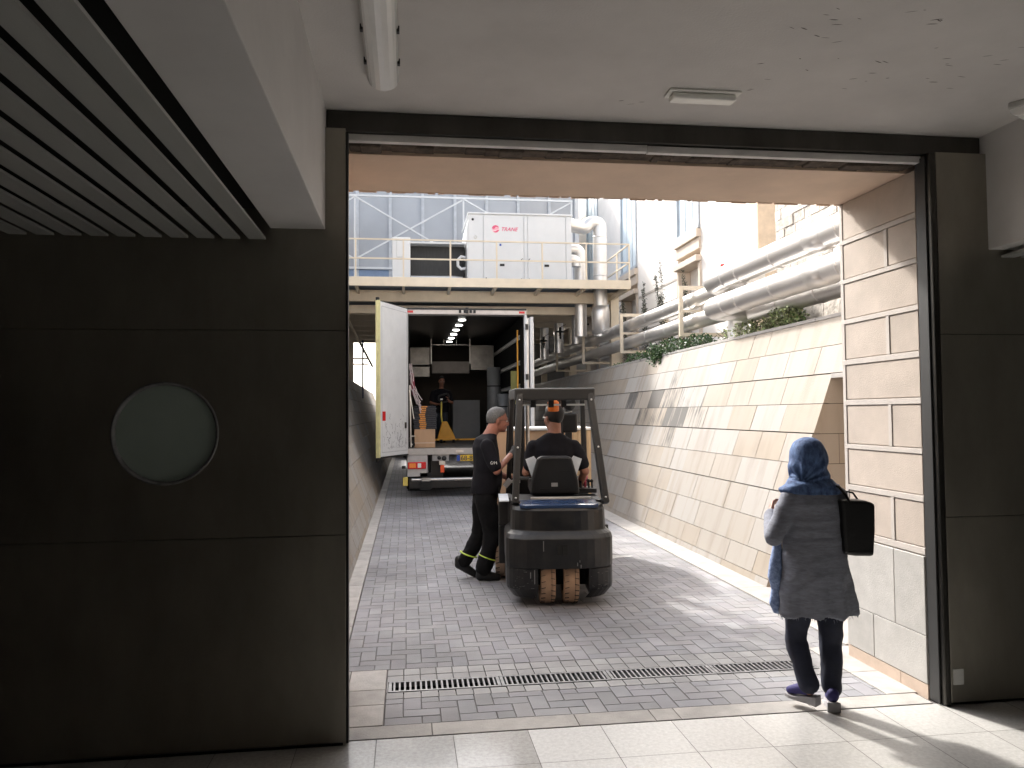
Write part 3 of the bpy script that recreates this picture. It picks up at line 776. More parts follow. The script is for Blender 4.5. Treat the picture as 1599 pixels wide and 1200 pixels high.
for y in (21, 28.5):
    m = MB(); m.box((-2.05, y-.08, 2.6), (-1.9, y+.08, 4.33)); part(m, 'column', m_cream, pf)
m = MB(); m.bar((-1.55, 18.7, 4.3), (-1.05, 24.5, 3.2), .05, .05); m.bar((-1.6, 21, 3.05), (-1.0, 21, 3.05), .04, .04); m.bar((-1.6, 21, 3.2), (-1.0, 21, 3.2), .04, .04); part(m, 'brace', m_cream, pf)
# railing
rl = thing('railing', 'thin cream handrail along the platform edge', 'railing', (2, YP, 4.79))
for x in (-3.2, -2.15, -1.12, -.06, 1.0, 2.06, 3.12, 4.16, 5.19):
    m = MB(); m.bar((x, YP+.03, 4.79), (x, YP+.03, 5.66), .035, .035); part(m, 'post', m_cream, rl)
for z in (5.645, 5.21):
    m = MB(); m.bar((-4, YP+.03, z), (5.2, YP+.03, z), .032, .032); part(m, 'rail', m_cream, rl)
    m = MB(); m.bar((5.19, YP+.05, z), (5.19, 20.5, z), .032, .032); part(m, 'rail', m_cream, rl)
m = MB()
for y in (18.6, 19.6, 20.5): m.bar((5.19, y, 4.79), (5.19, y, 5.66), .035, .035)
part(m, 'side_post', m_cream, rl)
# chiller
ch = thing('chiller', 'big white chiller cabinet with a red round logo on the platform', 'chiller', (2.7, 18.6, 4.79))
x0, x1, yf, z0, z1 = 1.41, 3.93, 18.05, 4.80, 6.44
m = MB(); m.prism([(x0+.02, z0), (x1, z0), (x1, z1-.03), (x0+.08, z1-.03), (x0, z1-.4), (x0, z1-.7), (x0+.02, z1-.75)], yf+.02, yf+1.9); part(m, 'casing', m_white, ch)
m = MB(); m.box((x0+.03, yf-.02, z1-.03), (x1+.03, yf+1.95, z1+.01)); part(m, 'lid', m_white, ch, bevel=.008)
for a_, b_ in ((x0+.05, 1.80), (1.815, 2.765), (2.78, 2.855), (2.87, 3.78), (3.795, x1-.01)):
    m = MB(); m.box((a_, yf, z0+.01), (b_, yf+.019, z1-.06)); part(m, 'panel', m_white, ch, bevel=.004)
m = MB()
for x, z in ((1.56, 6.28),): m.ell((x, yf-.005, z), (.03, .015, .03))
for x in (2.25, 3.32): m.box((x-.055, yf-.012, 5.18), (x+.055, yf-.001, 5.235))
for x, z in ((1.87, 4.89), (2.71, 4.88), (2.90, 4.88), (3.72, 4.87)): m.ell((x, yf-.003, z), (.016, .01, .016))
for x, z in ((2.72, 5.33), (2.90, 5.33)): m.bar((x-.02, yf-.006, z), (x+.02, yf-.006, z+.04), .01, .012); 
part(m, 'handles', m_black, ch)
m = MB(); m.lathe((1.62, yf, 5.86), (0, -1, 0), [(.025, .001), (.042, .001), (.042, .01), (.025, .01)], 20); part(m, 'lock', m_alu, ch)
m = MB(); m.box((2.19, yf-.004, 5.66), (2.235, yf-.001, 5.71)); part(m, 'blue_sticker', m_blue, ch)
rot = Matrix.Rotation(R(90), 3, 'X')
text_mesh('logo_text', 'TRANE', .125, m_pinklogo, (2.22, yf-.003, 6.02), rot, ch, shear=.35)
m = MB(); n = 40; cxl, czl, rl_ = 2.10, 6.065, .088
m.face([(cxl+rl_*math.cos(2*math.pi*k/n), yf-.003, czl+rl_*math.sin(2*math.pi*k/n)) for k in range(n)]); part(m, 'logo_disc', m_pinkl2, ch, fix=False)
m = MB()
m.face([(cxl+rl_*math.cos(R(a_)), yf-.005, czl+rl_*math.sin(R(a_))) for a_ in range(25, 176, 10)] + [(cxl-.03, yf-.005, czl+.0), (cxl+.01, yf-.005, czl+.045)])
m.face([(cxl+rl_*math.cos(R(a_)), yf-.005, czl+rl_*math.sin(R(a_))) for a_ in range(225, 346, 10)] + [(cxl+.03, yf-.005, czl-.03), (cxl, yf-.005, czl-.055)])
for q in (-.012, .012): m.face([(cxl-.07, yf-.0045, czl+q-.022), (cxl+.07, yf-.0045, czl+q+.018), (cxl+.07, yf-.0045, czl+q+.026), (cxl-.07, yf-.0045, czl+q-.014)])
part(m, 'logo_swirl', m_pinklogo, ch, fix=False)
# fan section left of the cabinet
fs = thing('fan_unit', 'white fan unit with dark open side and domed top, left of the chiller cabinet', 'fan unit', (.7, 18.6, 4.79))
m = MB(); m.box((-.32, 18.1, 4.8), (.10, 19.9, 5.83)); part(m, 'end_panel', m_white, fs, bevel=.01)
m = MB(); m.box((.101, 18.4, 5.76), (1.40, 19.9, 5.80)); part(m, 'top_plate', m_white, fs)
m = MB(); m.lathe((.62, 19.1, 5.80), (0, 0, 1), [(.001, .12), (.2, .115), (.34, .085), (.43, .03), (.44, 0)], 36); part(m, 'dome', m_white, fs)
m = MB(); m.box((.101, 18.7, 4.8), (1.40, 19.85, 5.755)); part(m, 'coil', mat('dark coil', (.03, .03, .03), .6, var=.3, scale=40, stretch=(1, 1, .1)), fs)
m = MB(); m.tube([(.11, 18.45, 4.92), (1.15, 18.45, 4.93), (1.3, 18.45, 4.93), (1.3, 18.45, 4.80)], .075, 16); part(m, 'pipe', m_jacket, fs)
m = MB(); m.tube([(1.40, 18.3, 5.42), (1.30, 18.3, 5.44), (1.22, 18.3, 5.36), (1.22, 18.3, 5.22), (1.3, 18.3, 5.14), (1.40, 18.3, 5.16)], .035, 12); part(m, 'hose', m_white, fs)
m = MB(); m.box((-.22, 18.08, 5.36), (-.06, 18.099, 5.80)); part(m, 'cover', m_white, fs, bevel=.01)
# curtain wall building with bracing
cw = thing('building', 'grey glass curtain wall building with white mullions behind the platform', 'building', (0, 24.5, 4.8))
m = MB(); m.box((-9, 24.05, 4.79), (5.32, 30, 9.2)); part(m, 'glazing', m_glass, cw)
m = MB(); m.box((5.322, 23.9, 4.79), (5.45, 30.2, 9.25)); part(m, 'corner_post', m_white, cw)
for k in range(14):
    x = -8.5+k*1.0+.02
    m = MB(); m.box((x-.045, 23.97, 4.8), (x+.045, 24.048, 9.2)); part(m, 'mullion', m_mul, cw)
m = MB(); m.box((-9, 23.9, 6.15), (1.2, 24.045, 6.22)); part(m, 'ledge', m_white, cw)
m = MB(); m.box((-9, 23.99, 4.8), (1.2, 24.047, 6.14)); part(m, 'lower_panel', mat('blue panel', (.22, .30, .44), .4), cw)
m = MB(); m.box((-9.1, 23.85, 9.201), (5.5, 30.2, 9.35)); part(m, 'roof', m_white, cw)
bf = thing('bracing_frame', 'white crossed bracing rods in front of the grey glass building', 'bracing', (1.6, 22, 4.79))
zt, zb2 = 7.86, 6.08
nodes = [-4.5, -1.43, 1.64, 4.80]
for a_, b_ in zip(nodes, nodes[1:]):
    m = MB(); m.bar((a_, 22, zt), (b_, 22, zb2), .04, .04); part(m, 'rod', m_white, bf)
    m = MB(); m.bar((a_, 22.06, zb2), (b_, 22.06, zt), .04, .04); part(m, 'rod', m_white, bf)
for x in nodes:
    m = MB(); m.bar((x, 22.03, 4.79), (x, 22.03, zt), .045, .045); part(m, 'post', m_white, bf)
m = MB(); m.bar((-4.5, 22.03, zt+.03), (4.83, 22.03, zt+.03), .06, .05); part(m, 'top_rail', m_white, bf)

# ================================================================== LEFT BUILDING, FAR END
lb = thing('building', 'plain pale stone building on the left, seen beyond the truck door, sized to shade the lane', 'building', (-3, 20, 2.6))
m = MB(); m.box((-6, 13.2, 2.6), (-2.1, 30, 8.3)); part(m, 'wall', m_fac, lb)  # unseen height and near end are set to shade the lane
m = MB(); z = 2.6; random.seed(8)
m.box((-2.098, 18, 2.6), (-2.06, 21.5, 4.6)); part(m, 'pilaster', m_fac2, lb)
m = MB()
for z in (3.0, 3.4, 3.8): m.box((-2.06, 21.5, z), (-2.05, 29, z+.03))
part(m, 'string_band', m_band, lb)
fe = thing('wall', 'dim end wall under the platform behind the truck', 'wall', (1, 31, 0))
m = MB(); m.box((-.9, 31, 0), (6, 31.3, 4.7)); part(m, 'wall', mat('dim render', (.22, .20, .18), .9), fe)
m = MB(); m.box((4.4, 29, 2.6), (5.98, 29.2, 4.7)); part(m, 'panel', mat('grey metal panel', (.2, .2, .2), .5), fe)
t = thing('post', 'thin dark blue post beside the open truck door', 'post', (-1.7, 24, 2.6)); m = MB(); m.bar((-1.32, 24, 2.2), (-1.32, 24, 3.9), .05, .05); m.lathe((-1.32, 24, 3.9), (0, 0, 1), [(.04, 0), (.04, .05), (.001, .08)], 10); part(m, 'shaft', mat('navy paint', (.03, .04, .09), .5), t)

# ================================================================== PLANTS
def leafquad(g, p, L, W, t):
    d = V((rnd(-1, 1), rnd(-1, 1), rnd(-.7, 1))).normalized(); s = d.cross(V((rnd(-1, 1), rnd(-1, 1), rnd(-1, 1)))).normalized()
    g.face([p, p+d*L*.5+s*W*.5, p+d*L, p+d*L*.5-s*W*.5], t)
def bush(name, lab, cat, blobs, m, n, L=.06, W=.03, lo=.5, hi=1.5, group=None):
    t = thing(name, lab, cat, blobs[0][0], group); g = MB(); st = MB()
    for (c_, r) in blobs:
        c_ = V(c_)
        for i in range(int(n)):
            v = V((rnd(-1, 1), rnd(-1, 1), rnd(-1, 1)))
            if v.length > 1: continue
            q = V((v.x*r[0], v.y*r[1], v.z*r[2]))
            if noise.noise((c_+q)*6) < -.12: continue
            tt = rnd(lo, hi); leafquad(g, c_+q, L*rnd(.6, 1.3), W, (tt, tt*rnd(.9, 1.1), tt))
        for i in range(8): st.tube([(c_.x, c_.y, 2.62), tuple(c_+V((rnd(-1, 1)*r[0], rnd(-1, 1)*r[1], rnd(-.3, .8)*r[2])))], .004, 5)
    part(g, 'foliage', m, t, fix=False); part(st, 'stem', m_stem, t)
random.seed(77)
bush('ivy', 'dark green ivy spilling over the wall top under the pipes', 'ivy', [((4.5, 12.6, 2.80), (.22, .55, .16)), ((4.42, 13.3, 2.74), (.16, .45, .20)), ((4.6, 11.8, 2.80), (.22, .5, .12)), ((4.5, 14.4, 2.76), (.2, .9, .12)), ((4.36, 13.0, 2.62), (.10, .25, .16))], m_leaf, 1500)
bush('shrub', 'pale dry shrub at the foot of the pipes near the rough stone wall', 'shrub', [((4.9, 10.6, 2.86), (.2, .8, .16)), ((4.85, 9.4, 2.88), (.2, .5, .20)), ((5.3, 11.6, 2.9), (.3, .7, .2))], m_leafp, 2200, .05, .03, .3, 1.9)
bush('shrub', 'small fresh green shrub against the rough stone wall', 'shrub', [((4.92, 9.35, 2.92), (.13, .22, .22))], m_leaf, 1000, .05, .03, 1.2, 3.2)
bush('shrub', 'low olive ground shrub in the bed beyond the brackets', 'shrub', [((4.8, 16.5, 2.72), (.25, 2.0, .1)), ((5.3, 14.2, 2.8), (.3, 1.0, .2))], m_leaf, 1200, .05, .03, .6, 1.6)
def weed(x, y, h, lean, lab):
    t = thing('tall_weed', lab, 'weed', (x, y, 2.62), 'tall dry weeds'); st = MB(); g = MB()
    for s_ in range(3):
        tp = V((x+lean*rnd(.5, 1.4), y+rnd(-.15, .15), 2.62+h*rnd(.75, 1))); b0 = V((x+rnd(-.05, .05), y+rnd(-.1, .1), 2.62))
        pts = [b0.lerp(tp, q)+V((rnd(-.02, .02), 0, 0)) for q in (0, .3, .6, 1)]
        st.tube(pts, [.008, .006, .004, .002], 5)
        for i in range(330):
            q = rnd(.2, 1); p = b0.lerp(tp, q)+V((rnd(-1, 1), rnd(-1, 1), rnd(-1, 1)))*.10*(1.15-q)
            tt = rnd(.3, 1.2); leafquad(g, p, rnd(.025, .065), .018, (tt, tt, tt))
    part(st, 'stem', m_stem, t); part(g, 'foliage', mat('weed leaf', (.075, .085, .055), .7, tone=True), t, fix=False)
weed(5.55, 16.0, 2.5, -.25, 'tallest dry weed, leaning left before the facade')
weed(5.5, 17.2, 2.1, -.1, 'dry weed left of the tallest weed')
weed(5.5, 18.6, 2.1, -.15, 'dry weed just right of the platform end')
weed(5.6, 14.8, 2.0, -.1, 'dry weed behind the bracket nearest the gate')
weed(5.4, 15.3, 1.5, -.2, 'short dry weed between the taller weeds')

# ================================================================== TRUCK
TX0, TX1, TY0, TY1, TF, TT = -.02, 2.50, 16.0, 23.6, 1.0, 3.87
tk = thing('truck', 'box truck with its left rear door swung open, parked under the platform', 'truck', (1.24, 19.8, 0))
m = MB(); m.box((TX0, TY0+.03, TF-.13), (TX0+.05, TY1, TT-.03)); part(m, 'side_wall', m_white, tk)
m = MB(); m.box((TX1-.05, TY0+.03, TF-.13), (TX1, TY1, TT-.03)); part(m, 'side_wall', m_white, tk)
m = MB(); m.box((TX0, TY0+.03, TT-.029), (TX1, TY1, TT)); part(m, 'roof', m_white, tk)
m = MB(); m.box((TX0+.051, TY0+.05, TF-.13), (TX1-.051, TY1-.05, TF)); part(m, 'cargo_floor', mat('cargo floor', (.11, .10, .09), .6, var=.3, scale=6), tk)
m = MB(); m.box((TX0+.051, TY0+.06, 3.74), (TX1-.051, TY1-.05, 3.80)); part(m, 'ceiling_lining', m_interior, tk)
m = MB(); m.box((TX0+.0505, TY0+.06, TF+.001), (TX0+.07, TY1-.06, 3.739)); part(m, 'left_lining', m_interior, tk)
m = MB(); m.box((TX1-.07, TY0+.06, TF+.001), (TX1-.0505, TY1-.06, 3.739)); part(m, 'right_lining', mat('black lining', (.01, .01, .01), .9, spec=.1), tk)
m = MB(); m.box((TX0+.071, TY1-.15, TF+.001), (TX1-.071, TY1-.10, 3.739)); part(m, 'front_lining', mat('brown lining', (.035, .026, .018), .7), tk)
for z in (2.24, 2.74, 3.29):
    m = MB()
    for dz in (0, .075): m.box((TX1-.086, TY0+.5, z+dz), (TX1-.0705, TY1-.3, z+dz+.022))
    y = TY0+.55
    while y < TY1-.4: m.box((TX1-.086, y, z+.023), (TX1-.0705, y+.05, z+.073)); y += .14
    part(m, 'lashing_rail', m_rail, tk)
for k in range(6):
    x = 1.20; y = 16.75+k*1.02
    m = MB(); m.lathe((x-.0*k, y, 3.738), (0, 0, -1), [(.001, .012), (.075, .012), (.085, 0), (.001, 0)], 20, smooth=False)
    part(m, 'ceiling_light', m_led, tk)
# rear frame
m = MB(); m.box((TX0, TY0, 3.765), (TX1, TY0+.05, 3.855)); part(m, 'rear_header', mat('frame cream', (.62, .57, .53), .4), tk, bevel=.004)
m = MB(); m.box((TX0+.0, TY0-.015, 3.857), (TX1, TY0+.06, 3.89)); part(m, 'roof_edge', m_black, tk)
m = MB(); m.box((TX0, TY0, .88), (TX0+.03, TY0+.05, 3.764)); part(m, 'rear_post', m_black, tk)
m = MB(); m.box((TX1-.035, TY0, .88), (TX1+.01, TY0+.05, 3.764)); part(m, 'rear_post', m_white, tk)
for x in (TX0+.04, TX1-.16):
    m = MB(); m.box((x, TY0-.012, 3.79), (x+.12, TY0-.001, 3.835)); part(m, 'marker_lamp', m_red, tk)
m = MB()
for x in (1.08, 1.18, 1.30, 1.38): m.box((x, TY0-.03, 3.79), (x+.05, TY0-.001, 3.85))
m.box((1.22, TY0-.05, 3.78), (1.28, TY0-.001, 3.90)); part(m, 'lock_bracket', m_black, tk)
for x in (1.14, 1.26):
    m = MB(); m.box((x, TY0-.035, 3.80), (x+.025, TY0-.0305, 3.84)); part(m, 'keeper', m_alu, tk)
m = MB()
for z in (1.3, 2.4, 3.45): m.box((TX1-.03, TY0-.03, z), (TX1+.03, TY0-.001, z+.12))
part(m, 'hinge', m_black, tk)
# open left door
DL = 1.27; ang = math.atan2(-1.05, -.50)
mt = Matrix.Translation((TX0-.01, TY0-.0, 0)) @ Matrix.Rotation(ang, 4, 'Z')
def dpart(fn, nm, mm, bev=0, par=None):
    q = MB(); fn(q); q.v = [tuple(mt @ V(p)) for p in q.v]; return part(q, nm, mm, tk, bevel=bev)
dr = dpart(lambda q: q.box((.02, .0, .90), (DL-.055, .07, 3.86)), 'rear_door', m_whited, .004)
dpart(lambda q: q.box((DL-.054, -.004, .885), (DL, .074, 3.875)), 'door_seal', m_yseal, .006)
dpart(lambda q: (q.box((.0, -.002, 3.861), (DL-.055, .072, 3.875)), q.box((.0, -.004, .87), (DL-.055, .074, .898))), 'door_edge', m_black)
dpart(lambda q: (q.box((.06, .0705, .97), (.075, .074, 3.78)), q.box((DL-.12, .0705, .97), (DL-.105, .074, 3.78)), q.box((.0755, .0705, 3.765), (DL-.1205, .074, 3.78)), q.box((.0755, .0705, .97), (DL-.1205, .074, .985))), 'door_trim', mat('trim grey', (.5, .51, .53), .5))
dpart(lambda q: (q.box((DL-.24, .0705, 1.58), (DL-.13, .085, 1.76))), 'door_marker', m_red, .004)
dpart(lambda q: (q.box((.10, .0705, 1.42), (.17, .082, 1.54))), 'door_latch', m_black, .003)
dpart(lambda q: (q.box((.02, .02, .80), (.08, .06, .869)), q.box((DL-.1, -.03, .80), (DL-.05, .02, .869)), q.box((DL-.06, .0, 3.876), (DL-.0, .05, 3.93))), 'door_pin', m_black)
def scrawl(q):
    random.seed(15)
    for i in range(62):
        u = rnd(.10, DL-.2); z = 1.05+abs(random.gauss(0, .34)); 
        if z > 2.1: continue
        L = rnd(.015, .06); p = V((u, .0712, z))
        for s_ in range(random.randint(1, 4)):
            a_ = rnd(0, math.pi); e = p+V((math.cos(a_)*L, 0, math.sin(a_)*L)); d = (e-p).normalized(); n_ = V((-d.z, 0, d.x))*rnd(.003, .006)
            q.face([p-n_, e-n_, e+n_, p+n_]); p = e
    for k in range(26):
        u = .14+k*.03; z = 1.03+rnd(0, .03); q.face([(u, .0714, z), (u+.018, .0714, z+rnd(-.02, .05)), (u+.024, .0714, z+rnd(0, .06)), (u+.004, .0714, z+.012)])
dpart(scrawl, 'scuffs', mat('scuff grey', (.28, .28, .30), .8))
# right door folded back along the side
m = MB(); m.box((TX1+.07, TY0-.02, .90), (TX1+.14, TY0+1.18, 3.72)); part(m, 'folded_door', m_whited, tk, bevel=.006)
m = MB(); m.box((TX1+.1405, TY0-.0, .95), (TX1+.15, TY0+1.1, 3.6)); m.box((TX1+.012, TY0+.06, .9), (TX1+.05, TY0+.11, 3.7)); part(m, 'lock_rod', m_alu, tk)
# rear sill and under-run
m = MB(); m.box((TX0, TY0-.02, .868), (TX1, TY0+.05, .999)); part(m, 'rear_sill', mat('sill grey', (.42, .40, .38), .5, .3), tk, bevel=.006)
m = MB(); m.box((1.0, TY0-.03, .91), (1.16, TY0-.021, .96)); part(m, 'sill_lock', m_alu, tk)
m = MB(); m.box((TX0+.03, TY0+.0, .43), (.42, TY0+.06, .865)); m.box((TX1-.42, TY0, .43), (TX1-.03, TY0+.06, .865)); part(m, 'lamp_panel', mat('panel grey', (.45, .44, .43), .5), tk)
for x, s_ in ((TX0+.04, 1), (TX1-.04, -1)):
    tl = MB(); a_, b_ = x, x+.37*s_; tl.box((a_, TY0-.035, .585), (b_, TY0-.001, .725)); tlo = part(tl, 'tail_lamp', m_red, tk, bevel=.012)
    for u, mm, nm in ((.03, m_orl, 'indicator'), (.20, m_white, 'reversing_lens')):
        q = MB(); q.box((x+u*s_, TY0-.038, .61), (x+(u+(.13 if nm == 'indicator' else .07))*s_, TY0-.0355, .70)); o = q.build(nm, mm); o.parent = tlo; o.matrix_parent_inverse = Matrix.Identity(4)
m = MB(); m.box((.52, TY0+.03, .74), (.86, TY0+.08, .866)); part(m, 'socket_panel', mat('socket panel', (.33, .33, .33), .5), tk)
m = MB(); m.lathe((.66, TY0+.03, .80), (0, -1, 0), [(.001, .04), (.035, .04), (.04, 0)], 16); m.lathe((.76, TY0+.03, .79), (0, -1, 0), [(.001, .04), (.045, .04), (.05, 0)], 16); part(m, 'socket', m_black, tk)
m = MB(); m.box((.66, TY0+.02, .66), (.78, TY0+.04, .738)); part(m, 'bracket', m_alu, tk)
m = MB(); m.box((.685, TY0-.0, .50), (.765, TY0+.02, .655)); part(m, 'tab_reflector', mat('orange reflector', (.75, .10, .03), .3), tk, bevel=.01)
m = MB(); m.box((1.02, TY0+.0, .73), (1.54, TY0+.02, .855)); pl = part(m, 'number_plate', m_platey, tk, bevel=.005)
q = MB(); q.box((1.02, TY0-.004, .732), (1.09, TY0-.001, .853)); o = q.build('plate_band', m_blue); o.parent = pl; o.matrix_parent_inverse = Matrix.Identity(4)
o = text_mesh('plate_text', '68-81', .135, m_ink, (1.10, TY0-.003, .745), rot, tk)
m = MB(); m.tube([(TX0+.12, TY0+.05, .36), (TX1-.12, TY0+.05, .36)], .035, 14); part(m, 'guard_tube', m_alu, tk)
m = MB(); m.box((TX0+.06, TY0+.06, .18), (TX1-.06, TY0+.14, .40)); part(m, 'under_run_bar', m_black, tk, bevel=.01)
m = MB(); m.box((.30, TY0-.01, .33), (.48, TY0+.03, .40)); m.box((1.9, TY0-.01, .33), (2.08, TY0+.03, .40)); part(m, 'clamp', m_rail, tk)
m = MB(); m.box((.27, TY0-.0, .41), (.50, TY0+.12, .50)); m.box((.27, TY0+.0, .15), (.50, TY0+.12, .32)); part(m, 'mount', m_rubber, tk)
m = MB(); m.box((TX0-.06, TY0+.0, .24), (TX0+.04, TY0+.05, .42)); part(m, 'side_marker', mat('yellow lens', (.65, .52, .12), .4), tk, bevel=.01)
m = MB(); m.tube([(TX0-.08, TY0+.03, .62), (TX0+.0, TY0+.03, .62)], .03, 10); m.tube([(TX0-.05, TY0+.03, .84), (TX0+.0, TY0+.03, .84)], .025, 10); part(m, 'buffer', m_rubber, tk)
m = MB(); m.box((.5, TY0+.3, .35), (.75, TY1, .86)); m.box((1.75, TY0+.3, .35), (2.0, TY1, .86)); part(m, 'chassis', m_black, tk)
for y in (17.6, 22.9):
    for x in (.16, 2.32):
        w_ = MB(); w_.lathe((x-.16, y, .48), (1, 0, 0), [(.26, .02), (.44, .0), (.48, .04), (.48, .26), (.44, .30), (.26, .28)], 32)
        wo = part(w_, 'wheel', m_rubber, tk)
        q = MB(); q.lathe((x-.12, y, .48), (1, 0, 0), [(.001, .05), (.12, .05), (.26, .0), (.26, .2), (.1, .17), (.001, .17)], 24); o = q.build('rim', m_alu); o.parent = wo; o.matrix_parent_inverse = Matrix.Identity(4)
m = MB(); m.box((TX0+.04, TY0+.25, .12), (.40, TY0+.27, .86)); m.box((TX1-.40, TY0+.25, .12), (TX1-.04, TY0+.27, .86)); part(m, 'mudflap', m_rubber, tk)
m = MB(); m.box((TX0+.02, TY1+.25, .5), (TX1-.02, TY1+1.9, 2.9)); part(m, 'cab', m_white, tk, bevel=.1)
m_case = mat('case steel', (.16, .16, .155), .35, .8, var=.3, scale=4)
# inner equipment at the front of the hold: hatch, two metal cases, curtain beam
m = MB(); m.box((.10, 20.9, 3.02), (.62, 21.3, 3.50)); m.box((.10, 20.88, 2.70), (.62, 21.3, 2.98)); part(m, 'metal_case', m_case, tk, bevel=.01)
m = MB(); m.box((1.72, 20.9, 2.88), (2.36, 21.3, 3.56)); part(m, 'metal_case', m_case, tk, bevel=.01)
m = MB(); m.box((.68, 21.0, 2.80), (1.70, 21.2, 3.12)); part(m, 'cross_beam', mat('beam grey', (.22, .20, .19), .5), tk, bevel=.01)
m = MB(); m.bar((.64, 20.85, 3.56), (1.70, 20.85, 3.56), .02, .02); m.bar((.66, 20.85, 3.05), (.66, 20.85, 3.72), .03, .03); m.bar((1.70, 20.85, 3.05), (1.70, 20.85, 3.72), .03, .03)
for x in (1.0, 1.34): m.bar((x, 20.85, 3.56), (x, 20.85, 3.70), .015, .015)
part(m, 'hanging_frame', m_rail, tk)

# ---- cargo
def cargo_box(name, lab, cat, a, b, mm, tape=None, bev=.006, group=None):
    t = thing(name, lab, cat, ((a[0]+b[0])/2, (a[1]+b[1])/2, a[2]), group)
    q = MB(); q.box(a, b); part(q, 'body', mm, t, bevel=bev)
    if tape:
        q = MB(); q.box((a[0]+.0, a[1]-.003, a[2]+tape), (b[0], a[1]-.0005, a[2]+tape+.02)); part(q, 'tape', mat('tape', (.55, .42, .33), .4), t)
    return t
cargo_box('cardboard_box', 'plain brown cardboard box under the stack of dark mats, by the left truck door', 'box', (.16, 16.3, 1.001), (.59, 16.95, 1.385), m_card, .09)
t = thing('mat_stack', 'stack of dark folded mats with orange edges on the cardboard box', 'mats', (.38, 16.6, 1.386))
random.seed(12); md = mat('dark felt', (.04, .04, .045), .9, var=.3, scale=30); mo = mat('orange edging', (.58, .25, .07), .8, var=.5, scale=60)
for k in range(12):
    z = 1.386+k*.041; q = MB(); q.box((.15+rnd(-.015, .015), 16.3, z), (.62+rnd(-.015, .015), 16.9, z+.037)); part(q, 'mat', md, t, bevel=.01)
    q = MB(); x = .27+rnd(-.02, .02); q.box((x, 16.285, z+.004), (x+.13+rnd(-.02, .02), 16.298, z+.034)); part(q, 'edging', mo, t, bevel=.004)
t = thing('strap_bundle', 'tangled pale and maroon straps hanging inside the truck by the left door', 'straps', (.10, 16.2, 1.4)); 
q = MB(); random.seed(4)
for k in range(7):
    x = .06+rnd(0, .04); pts = []
    for j in range(9):
        u = j/8; pts.append((x+.22*u*u+rnd(-.015, .015), 16.2+rnd(-.03, .03), 2.75-u*(rnd(.75, .85))-.1*(k % 3)))
    q.tube(pts, .012, 6)
part(q, 'webbing', mat('pale webbing', (.50, .42, .42), .8, var=.3, scale=30), t)
q = MB()
for k in range(3):
    q.tube([(.07+.03*k, 16.22, 2.55), (.11+.02*k, 16.2, 2.35), (.13+.02*k, 16.22, 2.1)], .02, 6)
part(q, 'maroon_strap', mat('maroon webbing', (.25, .05, .07), .8), t)
q = MB(); q.bar((.09, 16.15, 1.02), (.07, 16.15, 2.3), .02, .02); q.bar((.15, 16.15, 1.6), (.06, 16.15, 2.2), .015, .015); q.bar((.10, 16.15, 1.25), (.17, 16.15, 1.25), .02, .02); part(q, 'hook_bar', m_alu, t)
t = thing('hand_truck_wheel', 'small dark castor wheel beside the cardboard box', 'castor', (.14, 16.2, 1.06)); q = MB(); q.lathe((.10, 16.25, 1.075), (0, -1, 0), [(.02, .05), (.05, .06), (.07, .05), (.07, .0), (.02, .0)], 20); part(q, 'tyre', m_rubber, t); q = MB(); q.lathe((.10, 16.25, 1.075), (0, -1, 0), [(.001, .055), (.022, .055), (.022, .0)], 12); part(q, 'hub', m_rail, t)
cargo_box('crate', 'pale grey panel crate standing in the truck behind the pallet jack', 'crate', (1.20, 20.4, 1.001), (1.92, 20.9, 2.06), mat('grey board', (.15, .155, .16), .6, var=.06), bev=.01)
m_drum = mat('grey drum', (.17, .175, .18), .5, .2, var=.1)
for k, (x, y, r_, h_, lb_) in enumerate(((2.17, 19.3, .17, 1.85, 'tallest grey tube'), (2.24, 18.0, .13, 1.15, 'middle height grey tube'), (2.02, 18.4, .14, .62, 'shortest grey tube'))):
    t = thing('carpet_tube', lb_+' standing upright on the right of the truck hold', 'tube', (x, y, 1.0), 'upright tubes in the truck'); q = MB(); q.lathe((x, y, 1.001), (0, 0, 1), [(.001, 0), (r_, 0), (r_, h_), (r_-.02, h_+.01), (.001, h_+.01)], 24); part(q, 'shell', m_drum, t)
    q = MB(); q.lathe((x, y, 1.0+h_*.75), (0, 0, 1), [(r_, -.015), (r_+.004, -.012), (r_+.004, .012), (r_, .015)], 24); part(q, 'band', m_rubber, t)
t = thing('strap', 'thin yellow strap and olive board hanging on the right truck wall', 'strap', (2.36, 16.4, 2)); q = MB(); q.box((2.36, 16.5, 1.6), (2.39, 16.52, 3.5)); part(q, 'webbing', m_yel, t); q = MB(); q.box((2.24, 16.62, 1.9), (2.40, 16.66, 2.62)); part(q, 'board', mat('olive board', (.20, .19, .05), .6), t)

# pallet jack
jk = thing('pallet_jack', 'yellow pallet jack inside the truck, held by a man', 'pallet jack', (1.0, 19, 1))
q = MB(); q.prism([(.72, 1.06), (1.20, 1.06), (1.12, 1.25), (.98, 1.52), (.86, 1.52), (.78, 1.25)], 18.95, 19.10); part(q, 'body', m_yel, jk, bevel=.02)
for x in (.98, 1.42): q = MB(); q.box((x-.30, 18.9, 1.055), (x+.30, 18.96, 1.10)) if x < 1 else q.box((1.20, 18.9, 1.055), (2.0, 19.05, 1.10)); part(q, 'fork', m_yel, jk, bevel=.008)
for x in (.80, 1.10, 1.70): q = MB(); q.lathe((x, 18.92, 1.045), (1, 0, 0), [(.001, 0), (.04, 0), (.042, .06), (.001, .06)], 16); part(q, 'wheel', m_rubber, jk)
q = MB(); q.tube([(.86, 19.0, 1.5), (.84, 19.05, 1.65), (.85, 19.1, 2.0)], .022, 10); part(q, 'handle_bar', mat('yellow tube', (.62, .50, .08), .5), jk)
